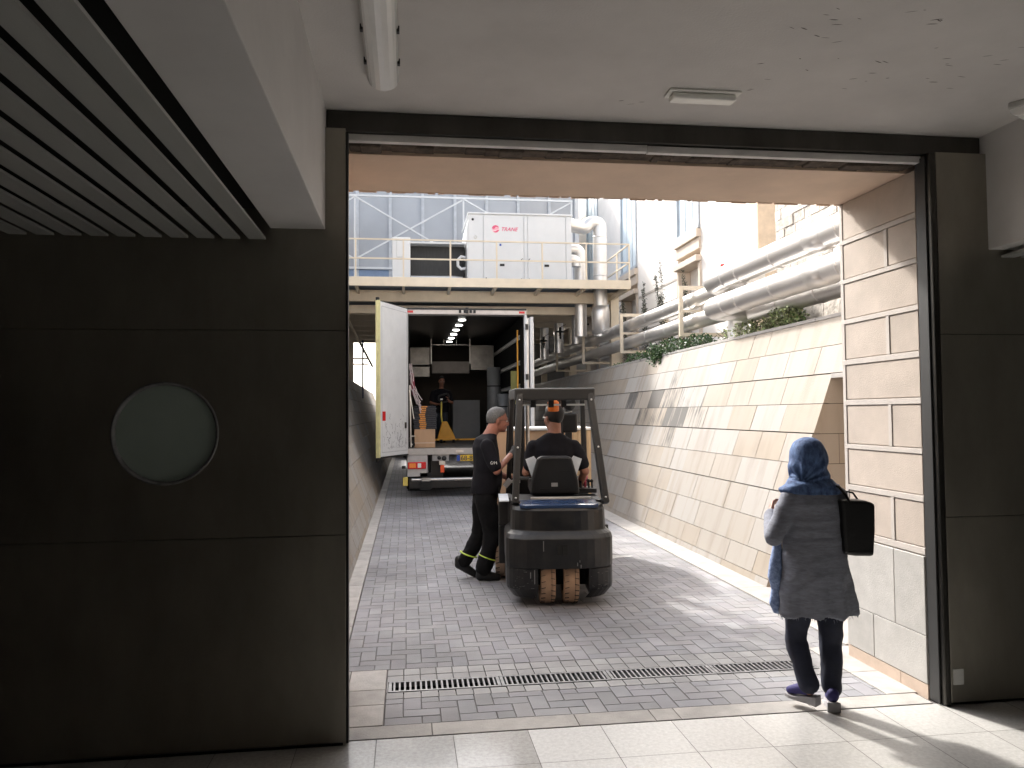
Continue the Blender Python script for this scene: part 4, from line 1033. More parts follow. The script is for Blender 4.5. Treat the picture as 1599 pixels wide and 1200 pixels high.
q = MB(); q.tube([(.85, 19.1, 1.98), (.98, 19.1, 2.0), (1.04, 19.1, 2.12), (1.0, 19.1, 2.2)], .02, 8); q.tube([(.85, 19.1, 1.98), (.78, 19.1, 2.06), (.78, 19.1, 2.14), (.90, 19.1, 2.18), (1.0, 19.1, 2.2)], .02, 8); part(q, 'grip', m_black, jk)

# ================================================================== FORKLIFT
fk = thing('forklift', 'black three wheel forklift seen from behind with a seated driver', 'forklift', (1.38, 7.6, 0))
FC = 1.385
def rr(w2, y0, y1, z, cut=.30, n=7):      # plan outline of the counterweight at height z, rounded at the rear
    pts = []
    for k in range(n+1):
        a_ = math.pi/2*k/n; pts.append((FC-w2+cut*(1-math.sin(a_))*.9, y0+cut*.55*(1-math.cos(a_))))
    left = list(reversed(pts)); left = [(FC-w2, y1)]+[(FC-w2, y0+cut*.55)]+[(FC-w2+cut*.9*(1-math.cos(math.pi/2*k/n)), y0+cut*.55*(1-math.sin(math.pi/2*k/n))) for k in range(1, n+1)]
    right = [(2*FC-x, y) for x, y in reversed(left)]
    return [(x, y, z) for x, y in left+right]
def loft(rings, capb=True, capt=True):
    q = MB(); n = len(rings[0]); vs = [p for r_ in rings for p in r_]; fs = []
    for i in range(len(rings)-1):
        for k in range(n): fs.append((i*n+k, i*n+(k+1) % n, (i+1)*n+(k+1) % n, (i+1)*n+k))
    if capb: fs.append(tuple(range(n)))
    if capt: fs.append(tuple(range((len(rings)-1)*n, len(rings)*n)))
    q.shell(vs, fs); return q
Y0, Y1 = 6.86, 7.55
# upper part above the wheel arch
up_r = [rr(.475, Y0+.0, Y1, .345, .36), rr(.480, Y0-.0, Y1, .40, .36), rr(.480, Y0, Y1, .60, .36), rr(.470, Y0+.03, Y1, .635, .36), rr(.425, Y0+.06, Y1, .665, .34), rr(.420, Y0+.07, Y1, .84, .34), rr(.405, Y0+.09, Y1, .872, .34), rr(.38, Y0+.12, Y1, .884, .34)]
cw_ = part(loft(up_r), 'counterweight', m_cw, fk, bevel=.008)
# lower side lobes left and right of the wheel arch
for s_ in (-1, 1):
    xi, xo = .245 if s_ > 0 else .20, .475
    rings = []
    for z, ins in ((.343, 0), (.20, .0), (.165, .01), (.085, .12), (.08, .14)):
        xo_ = xo-ins*.5; w_ = xo_-xi-ins*.2
        q_ = [(FC+s_*(xi+ins*.2), Y0+.03+ins*.4, z)]
        for k in range(7):
            a_ = math.pi/2*k/6; q_.append((FC+s_*(xo_-.20*(1-math.sin(a_))), Y0+.03+ins*.4+.17*(1-math.cos(a_))*1.0, z))
        q_ += [(FC+s_*xo_, Y1-.1-ins, z), (FC+s_*(xi+ins*.2), Y1-.1-ins, z)]
        rings.append(q_)
    part(loft(rings), 'counterweight_lobe', m_cw, fk, bevel=.008)
q = MB(); q.box((FC-.19, Y0+.25, .16), (FC+.24, Y1-.05, .342)); part(q, 'wheel_arch', m_void, fk)
q = MB(); q.box((FC-.035, Y0-.012, .47), (FC+.005, Y0+.02, .56)); q.box((FC+.015, Y0-.012, .47), (FC+.055, Y0+.02, .56)); part(q, 'tow_slot', m_void, fk)
q = MB(); 
for x, z, l in ((-.155, .50, .09), (-.27, .27, .05), (-.235, .22, .12), (.14, .37, .03), (.17, .35, .03), (.16, .40, .02)): q.box((FC+x, Y0-.003, z), (FC+x+.007, Y0+.004, z+l))
part(q, 'scratches', mat('bare scratch', (.22, .22, .22), .5), fk)
q = MB(); random.seed(19)
for i in range(34):
    s_ = random.choice((-1, 1)); xx = FC+s_*rnd(.25, .42); zz = rnd(.165, .20) if i % 2 else rnd(.2, .34); L = rnd(.006, .03)
    yy = Y0+.03+.17*(1-math.cos(math.asin(max(0, (abs(xx-FC)-.275)/.20))))-.0015
    q.face([(xx, yy, zz), (xx+L, yy+(.004 if s_ > 0 else -.004), zz+rnd(-.003, .003)), (xx+L, yy+(.004 if s_ > 0 else -.004), zz+.004), (xx, yy, zz+.003)])
part(q, 'edge_scuffs', mat('scuffed metal', (.13, .125, .12), .6), fk, fix=False)
# battery hood / top deck
q = MB(); hv = []
for yy, zz, ww in ((Y0+.10, .884, .30), (Y0+.14, .892, .35), (Y0+.34, .908, .35)): hv += [(FC-ww, yy, zz), (FC-ww*.5, yy-.02, zz+.006), (FC+ww*.5, yy-.02, zz+.006), (FC+ww, yy, zz)]
hv += [(x, y, .86) for x, y, z in hv]
q.shell(hv, [(i*4+k, i*4+k+1, (i+1)*4+k+1, (i+1)*4+k) for i in range(2) for k in range(3)]+[(12+i*4+k, 12+i*4+k+1, 12+(i+1)*4+k+1, 12+(i+1)*4+k) for i in range(2) for k in range(3)]+[(k, k+1, k+13, k+12) for k in range(3)]+[(8+k, 9+k, 21+k, 20+k) for k in range(3)]+[(0, 4, 16, 12), (4, 8, 20, 16), (3, 7, 19, 15), (7, 11, 23, 19)]); part(q, 'rear_hood', m_skytop, fk, bevel=.005)
q = MB(); q.box((FC-.42, Y0+.37, .86), (FC+.42, 7.75, .904)); part(q, 'hood_plate', m_guard, fk, bevel=.01)
q = MB(); q.box((FC-.24, Y0+.385, .905), (FC+.32, Y0+.41, .928)); part(q, 'pale_lip', mat('pale lip', (.5, .49, .46), .5), fk, bevel=.004)
q = MB(); q.box((FC-.44, 7.56, .25), (FC+.44, 8.25, .855)); part(q, 'battery_case', m_guard, fk, bevel=.02)
q = MB(); q.box((FC-.44, 8.0, .24), (FC+.44, 8.5, .30)); part(q, 'foot_plate', m_guard, fk)
q = MB(); q.box((FC-.40, 8.42, .30), (FC+.40, 8.52, 1.02)); part(q, 'dashboard', m_black, fk, bevel=.03)
# rear twin steering tyres
for x in (FC-.110, FC+.098):
    q = MB(); q.lathe((x-.067, 7.12, .225), (1, 0, 0), [(.12, .0), (.205, .0), (.222, .012), (.224, .067), (.222, .122), (.205, .134), (.12, .134)], 40); tyre = part(q, 'rear_tyre', m_tyre, fk)
    q = MB()
    for k in range(26):
        a_ = 2*math.pi*k/26
        for s_ in (-1, 1):
            pts = []
            for u in (.008, .045):
                xx = x+s_*(.067-u+.002); aa = a_+(.035 if u > .02 else 0)+(.12 if s_ > 0 else 0); pts.append((xx, 7.12-math.cos(aa)*.2235, .225+math.sin(aa)*.2235))
            q.bar(pts[0], pts[1], .004, .010, (0, math.cos(a_), -math.sin(a_)))
    q.lathe((x+.030, 7.12, .225), (1, 0, 0), [(.2235, 0), (.2252, .0005), (.2252, .003), (.2235, .0035)], 40)
    o = q.build('tread_groove', m_dark); o.parent = tyre; o.matrix_parent_inverse = Matrix.Identity(4)
    q = MB(); q.lathe((x-.055, 7.12, .225), (1, 0, 0), [(.001, .01), (.06, .0), (.12, .01), (.12, .10), (.001, .10)], 20); o = q.build('rim', m_black); o.parent = tyre; o.matrix_parent_inverse = Matrix.Identity(4)
# front tyres
for x in (FC-.48, FC+.48):
    q = MB(); q.lathe((x-.08, 8.25, .24), (1, 0, 0), [(.12, .0), (.22, .0), (.238, .015), (.24, .08), (.238, .145), (.22, .16), (.12, .16)], 40); tyre = part(q, 'front_tyre', mat('worn tan tyre', (.30, .22, .16), .8, var=.2), fk)
    q = MB()
    for k in range(26):
        a_ = 2*math.pi*k/26; q.bar((x-.078, 8.25-math.cos(a_)*.239, .24+math.sin(a_)*.239), (x-.04, 8.25-math.cos(a_+.05)*.240, .24+math.sin(a_+.05)*.240), .006, .014, (0, math.cos(a_), -math.sin(a_)))
    o = q.build('tread_groove', m_dark); o.parent = tyre; o.matrix_parent_inverse = Matrix.Identity(4)
    q = MB(); q.lathe((x-.07, 8.25, .24), (1, 0, 0), [(.001, .0), (.09, -.01), (.12, .01), (.12, .13), (.001, .14)], 20); o = q.build('rim', mat('blue rim', (.05, .12, .30), .5)); o.parent = tyre; o.matrix_parent_inverse = Matrix.Identity(4)
for s_ in (-1, 1):
    q = MB(); q.prism([(7.6, .26), (7.95, .26), (8.0, .50), (8.5, .54), (8.5, .60), (7.6, .62)], FC+s_*.44, FC+s_*.53, 'x'); part(q, 'fender', m_cw, fk, bevel=.01)
q = MB(); q.box((FC-.53, 7.62, .62), (FC-.43, 7.9, .90)); q.box((FC-.52, 7.5, .86), (FC-.40, 7.9, .90)); part(q, 'side_panel', m_guard, fk, bevel=.01)
q = MB(); q.box((FC-.53, 7.15, .901), (FC-.44, 7.75, .912)); part(q, 'data_label', m_plast, fk)
# overhead guard
GT = 1.955
gl_, gr_ = FC-.325, FC+.335
rear = [((FC-.385, 7.12, .88), (gl_, 7.40, GT-.06)), ((FC+.435, 7.12, .88), (gr_, 7.40, GT-.06))]
for (a_, b_), s_ in zip(rear, (-1, 1)):
    q = MB(); q.bar(a_, b_, .062 if s_ < 0 else .062, .11, (0, 1, 0)); part(q, 'rear_post', m_guard, fk, bevel=.012)
    q = MB()
    a_, b_ = V(a_), V(b_)
    for u in (.06, .50, .93):
        p = a_.lerp(b_, u); q.lathe((p.x, p.y-.062, p.z), (0, -1, 0), [(.001, .008), (.009, .006), (.010, 0)], 8)
    part(q, 'bolt', m_alu, fk)
front = [((FC-.43, 8.45, .55), (FC-.37, 8.30, GT-.06)), ((FC+.43, 8.45, .55), (FC+.37, 8.30, GT-.06))]
for a_, b_ in front: q = MB(); q.bar(a_, b_, .05, .08, (0, 1, 0)); part(q, 'front_post', m_guard, fk, bevel=.01)
q = MB(); q.box((gl_-.05, 7.34, GT-.135), (gr_+.045, 7.42, GT-.02)); part(q, 'roof_rear_beam', m_guard, fk, bevel=.015)
q = MB(); q.box((FC-.40, 8.24, GT-.10), (FC+.40, 8.32, GT-.03)); part(q, 'roof_front_beam', m_guard, fk, bevel=.012)
for s_ in (-1, 1): q = MB(); q.bar((FC+s_*.345, 7.42, GT-.07), (FC+s_*.375, 8.24, GT-.06), .06, .10); part(q, 'roof_side_beam', m_guard, fk, bevel=.012)
for k in range(5): q = MB(); y = 7.55+k*.135; q.box((FC-.33, y, GT-.075), (FC+.34, y+.02, GT-.03)); part(q, 'roof_bar', m_guard, fk)
q = MB(); q.box((FC-.30, 7.47, GT-.185), (FC+.30, 7.485, GT-.168)); part(q, 'bright_rail', m_lamp, fk)
q = MB()
for x in (-.22, -.05, .07): q.box((FC+x, 7.44, GT-.20), (FC+x+.05, 7.50, GT-.13))
part(q, 'rail_clamp', m_black, fk)
q = MB(); q.lathe((FC+.005, 7.56, GT-.13), (0, 0, -1), [(.03, 0), (.055, .02), (.055, .10), (.045, .11), (.001, .112)], 20); part(q, 'orange_beacon', m_orng, fk)
# terminal, work lamp and hoses right of the driver's head
q = MB(); q.box((FC+.13, 8.0, 1.50), (FC+.29, 8.05, 1.70)); part(q, 'terminal', m_black, fk, bevel=.02)
q = MB(); q.ell((FC+.21, 8.02, 1.80), (.07, .05, .075)); q.tube([(FC+.2, 8.05, 1.68), (FC+.22, 8.1, 1.75), (FC+.25, 8.2, 1.92)], .014, 8); part(q, 'work_lamp', m_black, fk)
q = MB(); q.bar((FC+.14, 7.995, 1.71), (FC+.145, 7.995, 1.76), .006, .006); q.bar((FC+.16, 7.995, 1.705), (FC+.24, 7.995, 1.715), .008, .01); part(q, 'chrome_trim', m_alu, fk)
# mast
for s_ in (-1, 1):
    q = MB(); q.box((FC+s_*.26-.035, 8.60, .10), (FC+s_*.26+.035, 8.72, 1.88)); part(q, 'mast_rail', m_guard, fk, bevel=.004)
    q = MB(); q.tube([(FC+s_*.19, 8.66, .3), (FC+s_*.19, 8.66, 1.95)], .022, 10); part(q, 'lift_cylinder', m_alu if s_ < 0 else m_guard, fk)
for z in (.5, 1.2, 1.80): q = MB(); q.box((FC-.224, 8.61, z), (FC+.224, 8.66, z+.07)); part(q, 'mast_crossbar', m_guard, fk)
q = MB(); q.box((FC-.30, 8.76, .25), (FC+.30, 8.80, .95)); part(q, 'fork_carriage', m_guard, fk)
for s_ in (-1, 1): q = MB(); q.box((FC+s_*.22-.05, 8.802, .21), (FC+s_*.22+.05, 9.85, .25)); part(q, 'fork', m_guard, fk)
# hose reel left side
q = MB(); q.tube([(FC-.40, 8.55, 1.05), (FC-.42, 8.50, 1.30), (FC-.39, 8.5, 1.9)], .016, 8); q.tube([(FC-.36, 8.55, 1.05), (FC-.37, 8.48, 1.5), (FC-.34, 8.5, 1.9)], .016, 8); part(q, 'hose', m_rubber, fk)
q = MB(); q.bar((FC-.43, 8.1, 1.0), (FC-.30, 8.1, 1.0), .03, .03); q.bar((FC-.46, 8.1, .95), (FC-.40, 8.1, 1.02), .08, .05); part(q, 'side_tray', m_alu, fk)
# seat
q = MB(); q.prism([(FC-.235, .93), (FC+.235, .93), (FC+.225, 1.06), (FC+.165, 1.27), (FC+.14, 1.295), (FC-.14, 1.295), (FC-.165, 1.27), (FC-.225, 1.06)], 7.40, 7.50); seat_ = part(q, 'seat_back', m_black, fk, bevel=.03, seg=3)
q = MB(); q.box((FC-.12, 7.388, 1.262), (FC+.12, 7.399, 1.272)); q.box((FC-.14, 7.390, .985), (FC+.14, 7.399, .993)); q.box((FC+.04, 7.391, 1.15), (FC+.16, 7.399, 1.154)); part(q, 'seat_seam', m_rubber, fk)
q = MB(); q.box((FC-.035, 7.39, 1.01), (FC+.025, 7.399, 1.045)); part(q, 'seat_label', m_rail, fk)
q = MB(); q.box((FC-.23, 7.45, .93), (FC+.23, 7.95, 1.05)); part(q, 'seat_cushion', m_black, fk, bevel=.03)
for s_ in (-1, 1): q = MB(); q.prism([(FC+s_*.20, 1.05), (FC+s_*.27, 1.26), (FC+s_*.19, 1.29), (FC+s_*.16, 1.25)], 7.512, 7.53); part(q, 'plastic_cover', m_plast, fk)
# levers
q = MB(); q.tube([(FC+.33, 7.75, .93), (FC+.33, 7.78, 1.05)], .012, 8); q.ell((FC+.33, 7.78, 1.07), (.028, .028, .04)); part(q, 'red_lever', mat('red knob', (.45, .03, .08), .4), fk)
q = MB()
for x in (.36, .39, .28): q.tube([(FC+x, 7.7, .92), (FC+x, 7.72, 1.02)], .01, 6); q.ell((FC+x, 7.72, 1.03), (.016, .016, .022))
q.box((FC+.25, 7.6, .925), (FC+.42, 7.9, .965)); part(q, 'lever_bank', m_black, fk)
q = MB(); q.tube([(FC-.05, 8.40, 1.0), (FC-.05, 8.28, 1.12)], .02, 10)
rg = [(FC-.05+.16*math.cos(2*math.pi*k/20), 8.27-.05*math.sin(2*math.pi*k/20), 1.14+.15*math.sin(2*math.pi*k/20)) for k in range(20)]
q.tube(rg, .014, 8, closed=True); part(q, 'steering_wheel', m_black, fk)

# load on the forks
t = thing('crate', 'tall cardboard crate with sunlit top coloured white, carried on the forklift', 'crate', (1.55, 9.35, .25))
q = MB(); q.box((.83, 8.83, .44), (1.66, 9.9, 1.50)); part(q, 'carton', mat('carton', (.56, .37, .235), .8, var=.05, scale=2, stretch=(3, 3, .5)), t, bevel=.006)
q = MB(); q.box((1.67, 8.83, .44), (1.93, 9.9, 1.50)); part(q, 'wooden_side', m_wood, t)
q = MB()
for k in range(5): q.box((1.675+k*.052, 8.818, .45), (1.675+k*.052+.036, 8.829, 1.495))
part(q, 'batten', m_wood, t, bevel=.003)
q = MB(); q.box((.81, 8.80, 1.502), (1.95, 9.92, 1.53)); part(q, 'sunlit_top', m_cardt, t, bevel=.004)  # sunlight on the crate top is put into this white slab
q = MB(); q.box((.83, 8.826, .56), (1.60, 8.829, .575)); part(q, 'band', mat('pale band', (.62, .50, .42), .5), t)
t = thing('pallet', 'wooden pallet under the crate on the forks', 'pallet', (1.55, 9.35, .0))
for z, nm in ((.415, 'top_board'), (.26, 'mid_board')):
    for k in range(5):
        q = MB(); q.box((.82, 8.83+k*.225, z), (1.93, 8.83+k*.225+.14, z+.022)); part(q, nm, m_woodd, t)
for x in (.82, 1.32, 1.81):
    for y in (8.84, 9.3, 9.76): q = MB(); q.box((x, y, .283), (x+.12, y+.12, .414)); part(q, 'block', m_woodd, t)
t = thing('pallet', 'empty wooden pallet on the ground left of the forklift front wheel', 'pallet', (1.2, 9.4, 0))
for k in range(4): q = MB(); q.box((.80, 8.72+k*.28, .122), (1.77, 8.72+k*.28+.12, .144)); part(q, 'top_board', m_woodd, t)
for x in (.80, 1.23, 1.67):
    q = MB(); q.box((x, 8.72, .02), (x+.10, 9.68, .121)); part(q, 'block', m_woodd, t)
t = thing('white_mark', 'uneven white patch on the pavers right of the forklift', 'paint mark', (2.2, 9.3, 0))
q = MB(); random.seed(6); q.face([(2.22+.42*math.cos(a_)*rnd(.7, 1.1), 8.95+.13*math.sin(a_)*rnd(.7, 1.2), .0045) for a_ in [2*math.pi*k/16 for k in range(16)]]); part(q, 'pale_area', mat('white ground patch', (.62, .62, .62), .7, var=.3, scale=20), t, fix=False)  # irregular white patch laid flat on the pavers

# ================================================================== turn the forklift and its load a little to the right
PV = V((1.385, 7.1, 0)); FR = -R(6)
def turn(o):
    d = Matrix.Rotation(FR, 3, 'Z') @ (o.location-PV); o.location = PV+d; o.rotation_euler = (0, 0, FR)
    if o.name == 'forklift' or o.get('category') == 'person': o.location += V((-.035, -.20, 0))

# ================================================================== PEOPLE
def remesh(mb, name, m, parent, vox=.011, sm=4, disp=None, sf=.5):
    me = bpy.data.meshes.new('tmp'); me.from_pydata(mb.v, [], mb.f)
    bm = bmesh.new(); bm.from_mesh(me); bmesh.ops.remove_doubles(bm, verts=bm.verts, dist=1e-5)
    bmesh.ops.recalc_face_normals(bm, faces=bm.faces); bm.to_mesh(me); bm.free()
    o = bpy.data.objects.new('tmp', me); C.objects.link(o)
    q = o.modifiers.new('r', 'REMESH'); q.mode = 'VOXEL'; q.voxel_size = vox; q.use_smooth_shade = True
    q = o.modifiers.new('s', 'SMOOTH'); q.factor = sf; q.iterations = sm
    dg = bpy.context.evaluated_depsgraph_get(); me2 = bpy.data.meshes.new_from_object(o.evaluated_get(dg))
    bpy.data.objects.remove(o)
    if disp:
        ns = [v.normal.copy() for v in me2.vertices]
        for v, n in zip(me2.vertices, ns): v.co += disp(v.co, n)
    for p in me2.polygons: p.use_smooth = True
    me2.materials.clear(); me2.materials.append(m)
    o = bpy.data.objects.new(name, me2); C.objects.link(o)
    if parent: P(o, parent)
    return o
def wrinkle(a=.005, s=9, st=(1, 1, 1), b=.003):
    def f(p, n):
        q = V((p.x*st[0], p.y*st[1], p.z*st[2]))*s
        k = noise.noise(q)*a + (1-abs(noise.noise(q*.55+V((3, 1, 7))))*2)*b*.8 + noise.noise(q*2.7)*b*.5
        return n*k
    return f
def rings(mb, lst, lat, frt, n=20, pw=1.0):      # lst: (center, r_lat, r_front)
    vs = []
    for c_, a_, b_ in lst:
        c_ = V(c_)
        for k in range(n):
            t = 2*math.pi*k/n; cx_, sx_ = math.cos(t), math.sin(t)
            e = lambda u: math.copysign(abs(u)**pw, u)
            vs.append(c_+lat*(a_*e(cx_))+frt*(b_*e(sx_)))
    fs = [(i*n+k, i*n+(k+1) % n, (i+1)*n+(k+1) % n, (i+1)*n+k) for i in range(len(lst)-1) for k in range(n)]
    fs += [tuple(range(n)), tuple(range((len(lst)-1)*n, len(lst)*n))]
    mb.shell(vs, fs, smooth=True)
def limb(mb, pts, rs, n=14):
    mb.tube(pts, rs, n)
    for p, r_ in zip(pts, rs): mb.ell(p, (r_*.99,)*3, n=12, m=8)
def head(mb, c, f, u, sc_=1.0):
    f = V(f).normalized(); u = (V(u)-f*V(u).dot(f)).normalized(); l = u.cross(f); c = V(c); ax = (l, f, u); s = sc_
    at = lambda a, b, d: c+l*a*s+f*b*s+u*d*s
    def E_(p, r_): mb.ell(p, tuple(q*s for q in r_), ax, 18, 12)
    E_(at(0, -.012, .028), (.074, .096, .092)); E_(at(0, .022, -.035), (.062, .070, .080)); E_(at(0, .045, -.078), (.044, .042, .034))
    E_(at(0, .070, -.092), (.022, .020, .020)); E_(at(0, .070, .020), (.055, .025, .022)); E_(at(0, .100, -.018), (.013, .016, .026)); E_(at(0, .104, -.034), (.018, .015, .012))
    E_(at(0, .085, -.064), (.024, .014, .007)); E_(at(0, .083, -.074), (.021, .013, .007))
    for q in (-1, 1):
        E_(at(q*.040, .062, -.028), (.022, .026, .022)); E_(at(q*.073, -.008, -.012), (.008, .018, .031)); E_(at(q*.080, -.014, -.002), (.006, .015, .022))
    return l, f, u, at
def hand(mb, w, d, pn, curl=.6, s=1.0, thumb=1, spread=.012):
    d = V(d).normalized(); pn = (V(pn)-d*V(pn).dot(d)).normalized(); a = d.cross(pn)*thumb; w = V(w)
    palm = w+d*.045*s
    mb.ell(palm, (.041*s, .048*s, .017*s), (a, d, pn), 14, 10); mb.ell(w+d*.02*s, (.03*s, .03*s, .018*s), (a, d, pn), 12, 8)
    for k, (o_, L) in enumerate(((.030, .072), (.010, .080), (-.010, .075), (-.029, .058))):
        p = w+d*.082*s+a*o_*s; ang_ = curl*(.5+.08*k); pts = [w+d*.055*s+a*o_*.9*s, p]; dd = d
        for j, fr_ in enumerate((.45, .32, .23)):
            ca = ang_*(1+j); dd = (d*math.cos(ca)+pn*math.sin(ca)).normalized(); p = p+dd*L*fr_*s; pts.append(p)
        limb(mb, pts, [.0105*s, .0098*s, .009*s, .0085*s, .0075*s], 8)
    p0 = w+d*.022*s+a*.026*s; p1 = p0+(d*.5+a*.75+pn*.25).normalized()*.036*s; p2 = p1+(d*.85+a*.25+pn*.6*curl).normalized()*.030*s; p3 = p2+(d*.8+pn*.9*curl-a*.1).normalized()*.022*s
    limb(mb, [p0, p1, p2, p3], [.014*s, .012*s, .0105*s, .009*s], 8)
def haircap(c, l, f, u, at, s, lo=-.02, back=-.07, th=.006, front=.055):
    mb = MB(); mb.ell(at(0, -.014, .030), ((.074+th)*s, (.096+th)*s, (.092+th)*s), (l, f, u), 28, 20)
    mb2 = MB(); V_ = [V(p) for p in mb.v]
    # keep only the scalp region, as a closed thin cap
    keepf = []
    for fc in mb.f:
        m_ = sum((V_[i] for i in fc), V())/len(fc)-c; a_, b_, d_ = m_.dot(l)/s, m_.dot(f)/s, m_.dot(u)/s
        lim = lo+.10*max(0, b_+.01)/.1*1.0 if b_ > -.01 else lo+(back-lo)*min(1, (-.01-b_)/.05)
        if d_ > lim and not (b_ > front and d_ < .085): keepf.append(fc)
    mb2.v = mb.v; mb2.f = keepf; mb2.t = [(1, 1, 1)]*len(keepf); mb2.uv = [[(0, 0)]*len(x) for x in keepf]; mb2.sm = [True]*len(keepf)
    return mb2
def add_hair(name, m, root, **k):
    mb = haircap(**k); o = mb.build(name, m, merge=True)
    q = o.modifiers.new('s', 'SOLIDIFY'); q.thickness = .008; q.offset = -1
    P(o, root); return o
def eyes(root, at, s, f):
    for q in (-1, 1):
        mb = MB(); mb.ell(at(q*.032, .079, .0), (.012*s, .010*s, .009*s)); part(mb, 'eye', mat('eye white', (.6, .57, .54), .3), root)
        mb = MB(); mb.ell(at(q*.032, .0885, .0), (.005*s, .003*s, .005*s)); part(mb, 'iris', m_dkhair, root)
        mb = MB(); mb.tube([at(q*.016, .093, .020), at(q*.032, .090, .026), at(q*.05, .078, .020)], .0035*s, 6); part(mb, 'eyebrow', m_grhair if root.get('grey') else m_dkhair, root)

# ---------------- standing man gripping the guard
mn = thing('person', 'grey haired man in glasses and black work clothes, standing left of the forklift', 'person', (.82, 8.05, 0))
f = V((.985, .12, -.10)); lat = V((-.12, .99, 0)).normalized(); frt = V((.99, .12, 0)).normalized(); U = V((0, 0, 1))
b = MB()
l_, f_, u_, at = head(b, (.945, 8.06, 1.632), f, (.16, 0, 1), 1.09)
limb(b, [(.915, 8.06, 1.58), (.875, 8.06, 1.50), (.84, 8.06, 1.43)], [.070, .070, .082])
tor = [((.82, 8.06, 1.47), .07, .06), ((.815, 8.06, 1.42), .14, .085), ((.815, 8.06, 1.34), .185, .105), ((.825, 8.06, 1.22), .18, .118), ((.835, 8.06, 1.08), .165, .125), ((.83, 8.06, .95), .165, .12), ((.815, 8.06, .85), .165, .11), ((.81, 8.06, .78), .12, .09)]
rings(b, tor, lat, frt)
ra = [(.82, 7.885, 1.355), (.90, 7.80, 1.12), (1.095, 8.06, 1.285)]
la = [(.80, 8.24, 1.35), (.90, 8.33, 1.10), (1.05, 8.28, 1.02)]
limb(b, ra, [.054, .044, .031]); limb(b, la, [.054, .043, .031])
lg = {'F': [(.80, 7.97, .84), (.865, 7.95, .46), (.765, 7.94, .10)], 'B': [(.80, 8.15, .84), (.755, 8.16, .43), (.585, 8.13, .15)]}
for k_ in lg.values(): limb(b, k_, [.088, .058, .042])
hand(b, la[2], (1, -.1, -.3), (0, -1, 0), .5)
remesh(b, 'body', m_skin, mn, .011, 3)
g = MB(); limb(g, [V(ra[2])-V((.022, .028, .022)), V(ra[2])], [.035, .036]); hand(g, ra[2], (.30, .45, .85), (.75, .3, -.45), 1.35, 1.05, -1); remesh(g, 'glove', m_glove, mn, .006, 2)
h = MB(); rings(h, [((.865, 8.06, 1.495), .074, .072), ((.85, 8.06, 1.475), .095, .082), ((.82, 8.06, 1.435), .165, .105), ((.812, 8.06, 1.35), .205, .122), ((.825, 8.06, 1.22), .20, .135), ((.835, 8.06, 1.08), .19, .148), ((.825, 8.06, .98), .195, .150), ((.81, 8.06, .88), .20, .150)], lat, frt)
limb(h, [(.815, 7.90, 1.365), (.845, 7.86, 1.27), (.885, 7.815, 1.16)], [.075, .072, .068]); limb(h, [(.80, 8.22, 1.36), (.86, 8.29, 1.18)], [.075, .068])
remesh(h, 'tshirt', m_tee, mn, .011, 4, wrinkle(.010, 8, (1, 1, .7), .006))
e = MB(); rot2 = Matrix.Rotation(R(90), 3, 'X')
ep = V((.86, 7.735, 1.205))
e.tube([ep+V((-.03, 0, 0)), ep+V((-.02, 0, .018)), ep+V((0, -.001, .012)), ep+V((-.012, 0, -.012)), ep+V((-.03, 0, -.006))], .003, 6)
e.tube([ep+V((.006, 0, -.012)), ep+V((.012, 0, .016)), ep+V((.02, 0, 0)), ep+V((.03, .0, .014)), ep+V((.034, .003, -.012))], .0035, 6)
part(e, 'sleeve_emblem', m_lamp, mn)
h = MB(); rings(h, [((.82, 8.06, .96), .17, .128), ((.812, 8.06, .86), .185, .13), ((.805, 8.06, .78), .17, .115)], lat, frt)
limb(h, [(.80, 7.975, .84), (.845, 7.955, .62), (.87, 7.95, .46), (.825, 7.945, .28), (.77, 7.94, .11)], [.112, .105, .095, .086, .084])
limb(h, [(.79, 8.145, .84), (.775, 8.155, .62), (.75, 8.16, .43), (.665, 8.145, .28), (.59, 8.13, .17)], [.105, .092, .08, .074, .074])
remesh(h, 'trousers', m_trs, mn, .011, 3, wrinkle(.012, 9, (1, 1, 1), .007))
for pts in ([(.815, 7.945, .235), (.795, 7.94, .185)], [(.635, 8.13, .235), (.62, 8.13, .20)]):
    c0 = V(pts[0]); d_ = (V(pts[0])-V(pts[1])).normalized(); q = MB(); d_ = (d_+V((.1, 0, .9))).normalized()
    q.lathe(c0, (V((.38, 0, 1))).normalized(), [(.085, -.007), (.098, -.005), (.098, .005), (.085, .007)], 20); part(q, 'reflective_band', m_hiv, mn)
def shoe(mb, heel, toe, r=.043, h_=.10):
    heel, toe = V(heel), V(toe); m_ = heel.lerp(toe, .5)
    limb(mb, [heel+V((0, 0, h_)), heel+V((0, 0, .05)), m_+V((0, 0, .045)), toe+V((0, 0, .032))], [r*1.0, r*1.05, r, r*.78])
q = MB(); shoe(q, (.74, 7.94, .0), (.915, 7.93, .0), .05, .12); remesh(q, 'shoe', m_black, mn, .009, 3)
q = MB(); shoe(q, (.535, 8.13, .085), (.70, 8.12, .0), .047, .10); remesh(q, 'shoe', m_black, mn, .009, 3)
q = MB(); q.tube([(.93, 7.90, .95), (.955, 7.88, .80), (.965, 7.89, .68), (.955, 7.89, .62)], .008, 6); part(q, 'lanyard', m_black, mn)
mn['grey'] = 1
add_hair('hair', m_grhair, mn, c=V((.945, 8.06, 1.632)), l=l_, f=f_, u=u_, at=at, s=1.09, lo=.02, back=-.055, front=.048)
eyes(mn, at, 1.09, f_)
q = MB()
